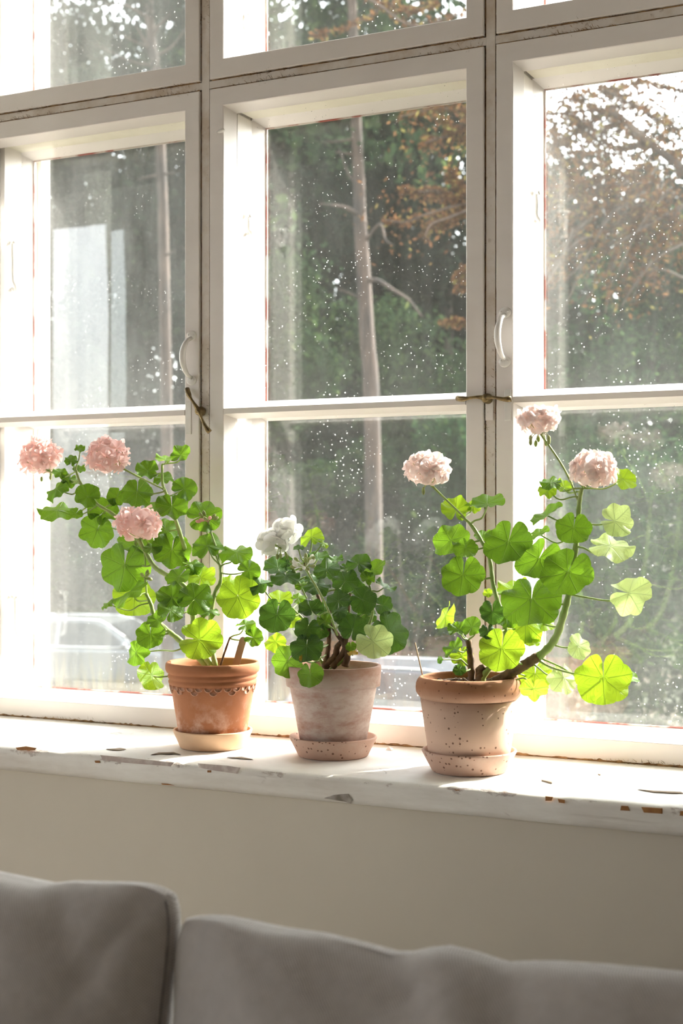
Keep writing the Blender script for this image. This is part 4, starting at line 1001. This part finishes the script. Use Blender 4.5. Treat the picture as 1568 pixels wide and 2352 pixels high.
def blobs(n, R, H, seed, z0=0.0, taper=.5):
    r = random.Random(seed); out = []
    for i in range(n):
        t = i/(n-1); rad = R*(1-taper*t)*r.uniform(.3, .75); a = r.uniform(0, 6.3)
        out.append((math.cos(a)*rad, math.sin(a)*rad, z0+H*(.08+.86*t), R*r.uniform(.34, .55)*(1-.35*t*taper), R*r.uniform(.34, .55)*(1-.35*t*taper), H*r.uniform(.10, .16)))
    return out
CR = [crown_mesh('foliage', 17000, blobs(17, 2.9, 13.0, 3, 0, .50), .125, 1, 'fol_dark'),
      crown_mesh('foliage', 17000, blobs(18, 3.1, 14.0, 5, 0, .35), .13, 2, 'fol_dark'),
      crown_mesh('foliage', 14000, blobs(15, 2.7, 9.0, 7, 0, .30), .115, 3, 'fol_mid'),
      crown_mesh('foliage', 12000, blobs(13, 2.6, 6.5, 9, 0, .35), .11, 4, 'fol_mid')]
TRK = MB(); TRK.tube([(0, 0, -.3), (.05, 0, 3), (0, .05, 7), (.03, 0, 11)], [.20, .17, .12, .05], 9); TRM = TRK.mesh('trunk', 'bark_dark', True)
TRK = MB(); TRK.tube([(0, 0, -.3), (.05, 0, 2), (0, .05, 4.5), (.03, 0, 6)], [.15, .12, .08, .03], 9); TRS = TRK.mesh('trunk', 'bark_dark', True)
def tree(px, Z, kind, s, label, group, rot=0.0, sz=1.0):
    p = WZ(px, HY, Z); p.z = terrain_z(p.x, p.y); t = empty('forest_tree', p); t.rotation_euler = (0, 0, rot)
    o = obj('foliage', CR[kind], t); o.scale = (s, s, s*sz); k = obj('trunk', TRS if kind > 1 else TRM, t); k.scale = (1, 1, s*sz)
    tag(t, label, 'tree', group)
    return t
G1 = 'dark trees at the edge of the forest'
for i, (px, Z, k, s, sz) in enumerate([(-90, 38, 0, 1.0, 1.15), (60, 44, 1, 1.0, 1.25), (170, 37, 0, 1.0, 1.05), (300, 43, 1, 1.0, 1.22), (415, 36, 0, 1.0, 1.12), (520, 41, 1, 1.05, 1.15), (620, 35, 0, 1.05, 1.05),
        (720, 43, 1, 1.1, 1.2), (830, 38, 1, 1.0, 1.1), (930, 44, 0, 1.1, 1.2), (1030, 37, 1, 1.0, 1.0), (1140, 42, 1, 1.0, .95), (1250, 38, 0, .95, .92), (1350, 45, 1, 1.0, .90), (1460, 39, 0, .95, .84), (1580, 43, 1, 1.0, .90), (1700, 38, 0, 1, .9)]):
    tree(px, Z, k, s, 'tall dark green tree in the dense forest edge beyond the panes', G1, i*1.3, sz)
G2 = 'lighter bushes before the forest'
for i, (px, Z, k, s, sz) in enumerate([(0, 31, 3, .9, .75), (210, 30, 3, .9, .62), (400, 31, 3, .85, .60), (640, 30, 3, .9, .75), (1000, 29, 3, .95, .8), (1120, 26, 2, .9, .7)]):
    tree(px, Z, k, s, 'lighter green bushy tree standing before the dark forest', G2, i*2.1, sz)

# the sunlit pine in the middle window, with bare branches
def polytree(name, trunk, r0, r1, Z, branches, label, cat='tree', mat='bark', bmat='bark'):
    q = [WZ(x, y, Z) for x, y in trunk]; b = q[0].copy(); g = terrain_z(b.x, b.y); b.z = g
    t = empty(name, b); pts = spline([b-Vector((0, 0, .2))]+q if q[0].z > g+.3 else q, 5); pts = [p-b for p in pts]
    mb = MB(); n = len(pts); mb.tube(pts, [r0+(r1-r0)*i/(n-1) for i in range(n)], 12); mb.build('trunk', mat, t, True)
    for br in branches:
        dz = br[2] if len(br) > 2 else 0
        p = spline([WZ(x, y, Z+dz*i) for i, (x, y) in enumerate(br[0])], 5); p = [k-b for k in p]; m = len(p)
        mb = MB(); mb.tube(p, [br[1]*(1-.75*i/(m-1)) for i in range(m)], 7); mb.build('branch', bmat, t, True)
    tag(t, label, cat); return t, b
pine, pb = polytree('pine_tree', [(858, 1250), (852, 900), (843, 780), (834, 620), (826, 500), (824, 420), (818, 290), (812, 120), (800, -250)], .132, .060, 20,
    [([(832, 500), (800, 480), (770, 472), (733, 468)], .045, -.15), ([(840, 645), (868, 645), (905, 668), (940, 690), (968, 727)], .040, -.2), ([(834, 560), (872, 515), (885, 550), (905, 565)], .028, -.2),
     ([(818, 355), (790, 352), (768, 350)], .03, -.1), ([(816, 320), (775, 325), (735, 328)], .025, -.1), ([(838, 690), (805, 675), (775, 663)], .025, -.1), ([(822, 420), (800, 400), (770, 320)], .03, .1)],
    'tall sunlit pine with bare pale branches seen through the middle window')
o = obj('foliage', crown_mesh('foliage', 2600, [(0, 0, 0, 1.6, 1.2, .8), (-1.2, 0, 1.2, 1.3, 1, .7), (1.0, .3, 1.6, 1.4, 1, .8), (-.3, 0, 2.8, 1.8, 1.3, 1.0), (-1.8, .3, -1.2, .9, .7, .4), (1.3, .4, -.8, .8, .6, .4)], .10, 77, 'fol_mid'), pine, WZ(812, 260, 20.3)-pb)
pine2, pb2 = polytree('pine_tree', [(384, 1250), (382, 900), (378, 700), (375, 520), (370, 380), (362, 200), (345, 60), (330, -200)], .105, .075, 24,
    [([(346, 120), (330, 90), (312, 60)], .05, -.1), ([(345, 90), (365, 60), (392, 30)], .05, -.1), ([(350, 110), (320, 100), (260, 70)], .03, -.2), ([(372, 400), (345, 405), (315, 412)], .03, -.1), ([(378, 585), (392, 582), (402, 575)], .03, -.2), ([(372, 400), (392, 398), (405, 396)], .025, -.2), ([(350, 150), (300, 140), (215, 100)], .03, -.2), ([(340, 40), (280, 10), (200, 20)], .03, .1), ([(348, 130), (390, 110), (430, 60)], .03, .1)],
    'slim pinkish pine trunk seen through the left window')
o = obj('foliage', crown_mesh('foliage', 8000, [(-1.9, 0, .1, .9, .8, .35), (-1.7, .1, 1.1, .9, .8, .4), (-1.5, 0, -.7, .6, .6, .25), (-1.2, 0, .2, 1.0, .8, .30), (.7, 0, .5, .9, .8, .35), (-.2, .2, 1.3, 1.3, .9, .4), (-1.0, -.2, -.9, .8, .6, .3), (.6, .2, -.6, .7, .5, .25), (-.3, 0, 2.4, 1.5, 1.0, .6)], .075, 78, 'fol_dark'), pine2, WZ(340, 80, 24.2)-pb2)

# rust-coloured branches of the near tree at the upper right
def twig_foliage(polys, Z, n, size, spread, seed, mat, name='foliage'):
    g = random.Random(seed); cs = []
    for P, dz in polys:
        q = spline([WZ(x, y, Z+dz*i) for i, (x, y) in enumerate(P)], 10)
        for k in range(n):
            p = q[g.randrange(len(q))]; cs.append(p+Vector((g.gauss(0, spread), g.gauss(0, spread), g.gauss(0, spread))))
    return cs
def blades(cs, base, size, seed, mat):
    g = np.random.default_rng(seed); n = len(cs); c = np.array([tuple(Vector(p)-base) for p in cs])
    nrm = g.normal(size=(n, 3)); nrm /= np.linalg.norm(nrm, axis=1, keepdims=True)
    a = np.cross(nrm, g.normal(size=(n, 3))); a /= np.linalg.norm(a, axis=1, keepdims=True); b = np.cross(nrm, a); s = size*g.uniform(.5, 1.3, n)[:, None]
    v = np.stack([c-a*s, c+b*s*.45, c+a*s, c-b*s*.45], axis=1)
    me = bpy.data.meshes.new('foliage'); me.vertices.add(4*n); me.vertices.foreach_set('co', v.reshape(-1).astype(np.float32))
    me.loops.add(4*n); me.loops.foreach_set('vertex_index', np.arange(4*n, dtype=np.int32)); me.polygons.add(n); me.polygons.foreach_set('loop_start', np.arange(0, 4*n, 4, dtype=np.int32)); me.update(calc_edges=True)
    at = me.attributes.new('tint', 'FLOAT', 'POINT'); at.data.foreach_set('value', np.repeat(g.random(n), 4).astype(np.float32)); me.materials.append(M[mat]); return me
gr = random.Random(21)
brs = [[(1500, 420), (1300, 430), (1150, 455), (1060, 470), (985, 490), (930, 510), (885, 505)], [(1060, 470), (1000, 455), (940, 440), (922, 436)], [(1060, 468), (1010, 440), (960, 440)], [(1080, 450), (1045, 415), (1025, 405)], [(1080, 455), (1050, 430), (1040, 390)],
       [(1080, 480), (1030, 500), (990, 515), (975, 545)], [(1090, 470), (1050, 500), (1015, 520)], [(1400, 250), (1200, 270), (1080, 300), (1000, 320), (975, 330)], [(1080, 290), (1040, 300), (1010, 270)], [(1150, 270), (1080, 255), (1000, 250), (920, 268)],
       [(1100, 330), (1060, 320), (1030, 300)], [(1568, 360), (1480, 330), (1400, 270), (1320, 220)], [(1480, 330), (1420, 340), (1330, 300)], [(1560, 300), (1470, 250), (1380, 200)], [(1568, 210), (1480, 190), (1400, 210), (1290, 230)],
       [(1300, 260), (1360, 300), (1440, 280)], [(1280, 330), (1340, 290), (1420, 240)], [(1100, 610), (1070, 620), (1045, 640)], [(1110, 640), (1075, 655), (1050, 665)], [(1100, 760), (1060, 740), (1020, 745)], [(1568, 520), (1500, 480), (1440, 500)], [(1270, 280), (1290, 380), (1330, 420)],
       [(700, -60), (850, 0), (950, 60), (1060, 30)], [(760, -80), (900, 20), (1000, 10)], [(1100, -40), (960, -20), (800, 60), (720, 80)], [(1330, 440), (1400, 400), (1470, 410)]]
dark_br = [[(1568, 520), (1450, 470), (1380, 520), (1300, 700)], [(1500, 450), (1440, 560), (1380, 640), (1340, 700)], [(1480, 440), (1400, 500), (1340, 600), (1300, 640)], [(1540, 430), (1470, 520), (1420, 620)], [(1568, 560), (1500, 600), (1440, 680)], [(1440, 480), (1360, 470), (1290, 520)], [(1400, 430), (1340, 450), (1280, 560)], [(1568, 470), (1520, 540), (1500, 660)], [(1420, 560), (1400, 640), (1390, 720)], [(1360, 540), (1320, 560), (1280, 600)], [(1500, 400), (1440, 420), (1370, 440), (1300, 450)], [(1568, 640), (1520, 620), (1460, 630)]]
for k in range(34):
    x, y = gr.uniform(1300, 1568), gr.uniform(380, 560); a = gr.uniform(.5, 1.25); ln = gr.uniform(90, 260); cv = gr.uniform(-50, 50)
    dark_br.append([(x, y), (x-math.cos(a)*ln*.5+cv*.4, y+math.sin(a)*ln*.5), (x-math.cos(a)*ln, y+math.sin(a)*ln+cv*.3)])
tb = WZ(1750, HY, 9.5); tb.z = terrain_z(tb.x, tb.y); rt = empty('autumn_tree', tb)
mb = MB(); q = spline([tb-tb, WZ(1740, 900, 9.5)-tb, WZ(1720, 400, 9.5)-tb, WZ(1700, -100, 9.5)-tb], 5); mb.tube(q, [.14-.06*i/(len(q)-1) for i in range(len(q))], 10); mb.build('trunk', 'bark_dark', rt, True)
mb = MB(); q = spline([WZ(1722, 560, 9.5)-tb, WZ(1600, 420, 9.4)-tb, WZ(1520, 350, 9.3)-tb, WZ(1400, 250, 9.2)-tb], 6); mb.tube(q, [.042-.022*i/(len(q)-1) for i in range(len(q))], 8); mb.build('branch', 'bark', rt, True)
for i, P in enumerate(brs+dark_br):
    Z = 9.2 + (.5*gr.random()); q = [p-tb for p in spline([WZ(x, y, Z) for x, y in P], 5)]; mb = MB(); mb.tube(q, [(.010 if i < len(brs) else .014)*(1-.6*k/(len(q)-1)) for k in range(len(q))], 6); mb.build('branch', 'bark_dark' if i >= len(brs) else 'bark', rt, True)
cs = twig_foliage([(P, .03) for P in brs], 9.3, 300, .03, .015, 5, None)
cs += twig_foliage([(P, .03) for P in dark_br], 9.3, 60, .03, .10, 6, None)
cs += twig_foliage([(P, .03) for P in brs if P[0][0] > 1240], 9.3, 430, .03, .12, 7, None)
obj('foliage', blades(cs, tb, .022, 8, 'fol_rust'), rt)
tag(rt, 'tree with rust-brown leaves and dark twigs across the right window top', 'tree')
# shrubs close outside the right window
def shrub(px, py, Z, rx, rz, n, size, seed, mat, label):
    p = WZ(px, py, Z); b = p.copy(); b.z = terrain_z(p.x, p.y); t = empty('leafy_shrub', b); r = random.Random(seed); c = p-b
    lob = [(c.x+r.uniform(-.7, .7)*rx, c.y+r.uniform(-.6, .6)*rx, c.z+r.uniform(-.8, .8)*rz, rx*r.uniform(.35, .6), rx*r.uniform(.35, .6), rz*r.uniform(.3, .5)) for _ in range(14)]
    obj('foliage', crown_mesh('foliage', n, lob, size, seed, mat, .2, .35, .5), t)
    for k in range(3):
        e = Vector(lob[k][:3])*.6; mb = MB(); mb.tube(spline([(r.uniform(-.2, .2), r.uniform(-.2, .2), -.1), (e.x*.4+r.uniform(-.2, .2), e.y*.4, e.z*.5), e], 5), [.025, .024, .022, .02, .018, .016, .014, .012, .01, .008, .006][:11], 7); mb.build('stem', 'bark_dark', t, True)
    tag(t, label, 'shrub')
shrub(1480, 830, 11, 1.0, .95, 9000, .042, 51, 'fol_shrub', 'bright leafy shrub filling the middle of the right window')
shrub(1540, 1330, 9, 1.0, 1.0, 11000, .036, 52, 'fol_shrub', 'dense grey-green shrub low in the right window')
shrub(1330, 1500, 10, .85, .85, 8000, .036, 53, 'fol_mid', 'low shrub behind the drooping leaves of the right plant')
shrub(1060, 1080, 15, .60, .80, 4500, .050, 54, 'fol_shrub', 'leafy shrub beyond the single pale flower beside the right mullion')
shrub(690, 780, 22, 1.3, 1.6, 5200, .070, 55, 'fol_mid', 'light green bush left of the sunlit pine')
shrub(940, 860, 24, 1.3, 1.3, 5000, .070, 56, 'fol_mid', 'bush at the foot of the forest right of the sunlit pine')

# parked cars
def car(px, Z, yaw, paint, label):
    p = WZ(px, HY, Z); p.z = terrain_z(p.x, p.y); t = empty('parked_car', p); t.rotation_euler = (0, 0, yaw)
    side = [(-2.10, .30), (-2.14, .62), (-2.05, .88), (-1.85, .93), (1.05, .93), (1.90, .82), (2.10, .66), (2.12, .32)]
    mb = MB(); W = .86; vs = []; ws = [(-W+.05, -.02), (-W, 0), (W, 0), (W-.05, -.02)]
    mb.prism([(x, z) for x, z in side], 1, -W, W); o = mb.build('body', paint, t, False, .07); fix_normals(o); o.modifiers[0].segments = 3
    cab = [(-1.80, .92), (-1.50, 1.38), (-1.20, 1.45), (.05, 1.45), (.35, 1.38), (1.05, .92)]
    mb = MB(); n = len(cab); vs = []
    for sgn in (-1, 1):
        for x, z in cab: vs.append((x, sgn*(W-.02-(z-.92)*.32), z))
    mb.add(vs, [tuple(range(n)), tuple(range(2*n-1, n-1, -1))]+[(i, i+n, (i+1) % n+n, (i+1) % n) for i in range(n)]); o = mb.build('cabin', paint, t, False, .03); fix_normals(o)
    for sgn in (-1, 1):
        for P in ([(-1.60, .96), (-1.40, 1.36), (-.62, 1.39), (-.62, .96)], [(-.54, .96), (-.54, 1.39), (.08, 1.38), (.30, 1.31), (.82, .96)]):
            mb = MB(); k = len(P); a = [(x, sgn*(W-.02-(z-.92)*.32+.006), z) for x, z in P]; b = [(x, y-sgn*.012, z) for x, y, z in a]
            mb.add(a+b, [tuple(range(k)), tuple(range(2*k-1, k-1, -1))]+[(i, i+k, (i+1) % k+k, (i+1) % k) for i in range(k)]); o = mb.build('side_window', 'car_glass', t); fix_normals(o)
        mb = MB(); mb.tube([(-1.72, sgn*(W+.0), .945), (-.5, sgn*(W+.002), .95), (1.0, sgn*(W+.0), .945)], .016, 8); mb.build('window_trim', 'chrome', t, True)
        mb = MB(); mb.tube(spline([(-1.62, sgn*(W-.05), 1.08), (-1.44, sgn*(W-.155), 1.40), (-1.1, sgn*(W-.17), 1.44), (.05, sgn*(W-.17), 1.44), (.36, sgn*(W-.14), 1.37), (.75, sgn*(W-.07), 1.14)], 5), .016, 8); mb.build('window_trim', 'chrome', t, True)
        for x in (-1.35, 1.30):
            mb = MB(); mb.lathe([(.02, -.10), (.30, -.10), (.32, -.07), (.32, .07), (.30, .10), (.02, .10)], 28); mb.v = [(a+x, c+sgn*(W-.07), b+.32) for a, b, c in mb.v]; o = mb.build('wheel', 'tyre', t, True); fix_normals(o)
        mb = MB(); mb.ellipsoid((.78, sgn*(W+.09), 1.0), (.07, .09, .06), 12, 8); mb.build('mirror', paint, t, True)
    mb = MB(); mb.add([(.42, -.62, 1.37), (.42, .62, 1.37), (1.03, .78, .96), (1.03, -.78, .96)], [(0, 1, 2, 3)]); mb.v += [(x+.008, y, z+.01) for x, y, z in mb.v]; mb.f += [(4, 5, 6, 7)]; mb.uv += [(0, 0)]*4; mb.build('windscreen', 'car_glass', t)
    tag(t, label, 'car')
car(235, 27, .25, 'car_paint2', 'parked silver car with pale window trim seen low in the left window')
car(985, 19, .15, 'car_paint', 'dark parked car seen low behind the gap between middle and right pots')
# dry grass stems below the left window
gg = random.Random(4); db = MB()
for _ in range(900):
    px = gg.uniform(100, 460) if gg.random() < .6 else gg.uniform(600, 1000); Z = gg.uniform(14, 24); p = WZ(px, HY, Z); p.z = terrain_z(p.x, p.y)
    h = gg.uniform(.5, 1.25); dx, dy = gg.uniform(-.15, .15), gg.uniform(-.15, .15); wv = Vector((.006, .003, 0))
    q = p+Vector((dx*.5, dy*.5, h*.6)); e = p+Vector((dx, dy, h)); db.add([p-wv, p+wv, q+wv*.8, q-wv*.8, e], [(0, 1, 2, 3), (3, 2, 4)])
o = db.build('dry_grass', 'dry_grass'); tag(o, 'dry pale grass stems standing on the rough lawn outside', 'grass', None, 'stuff')
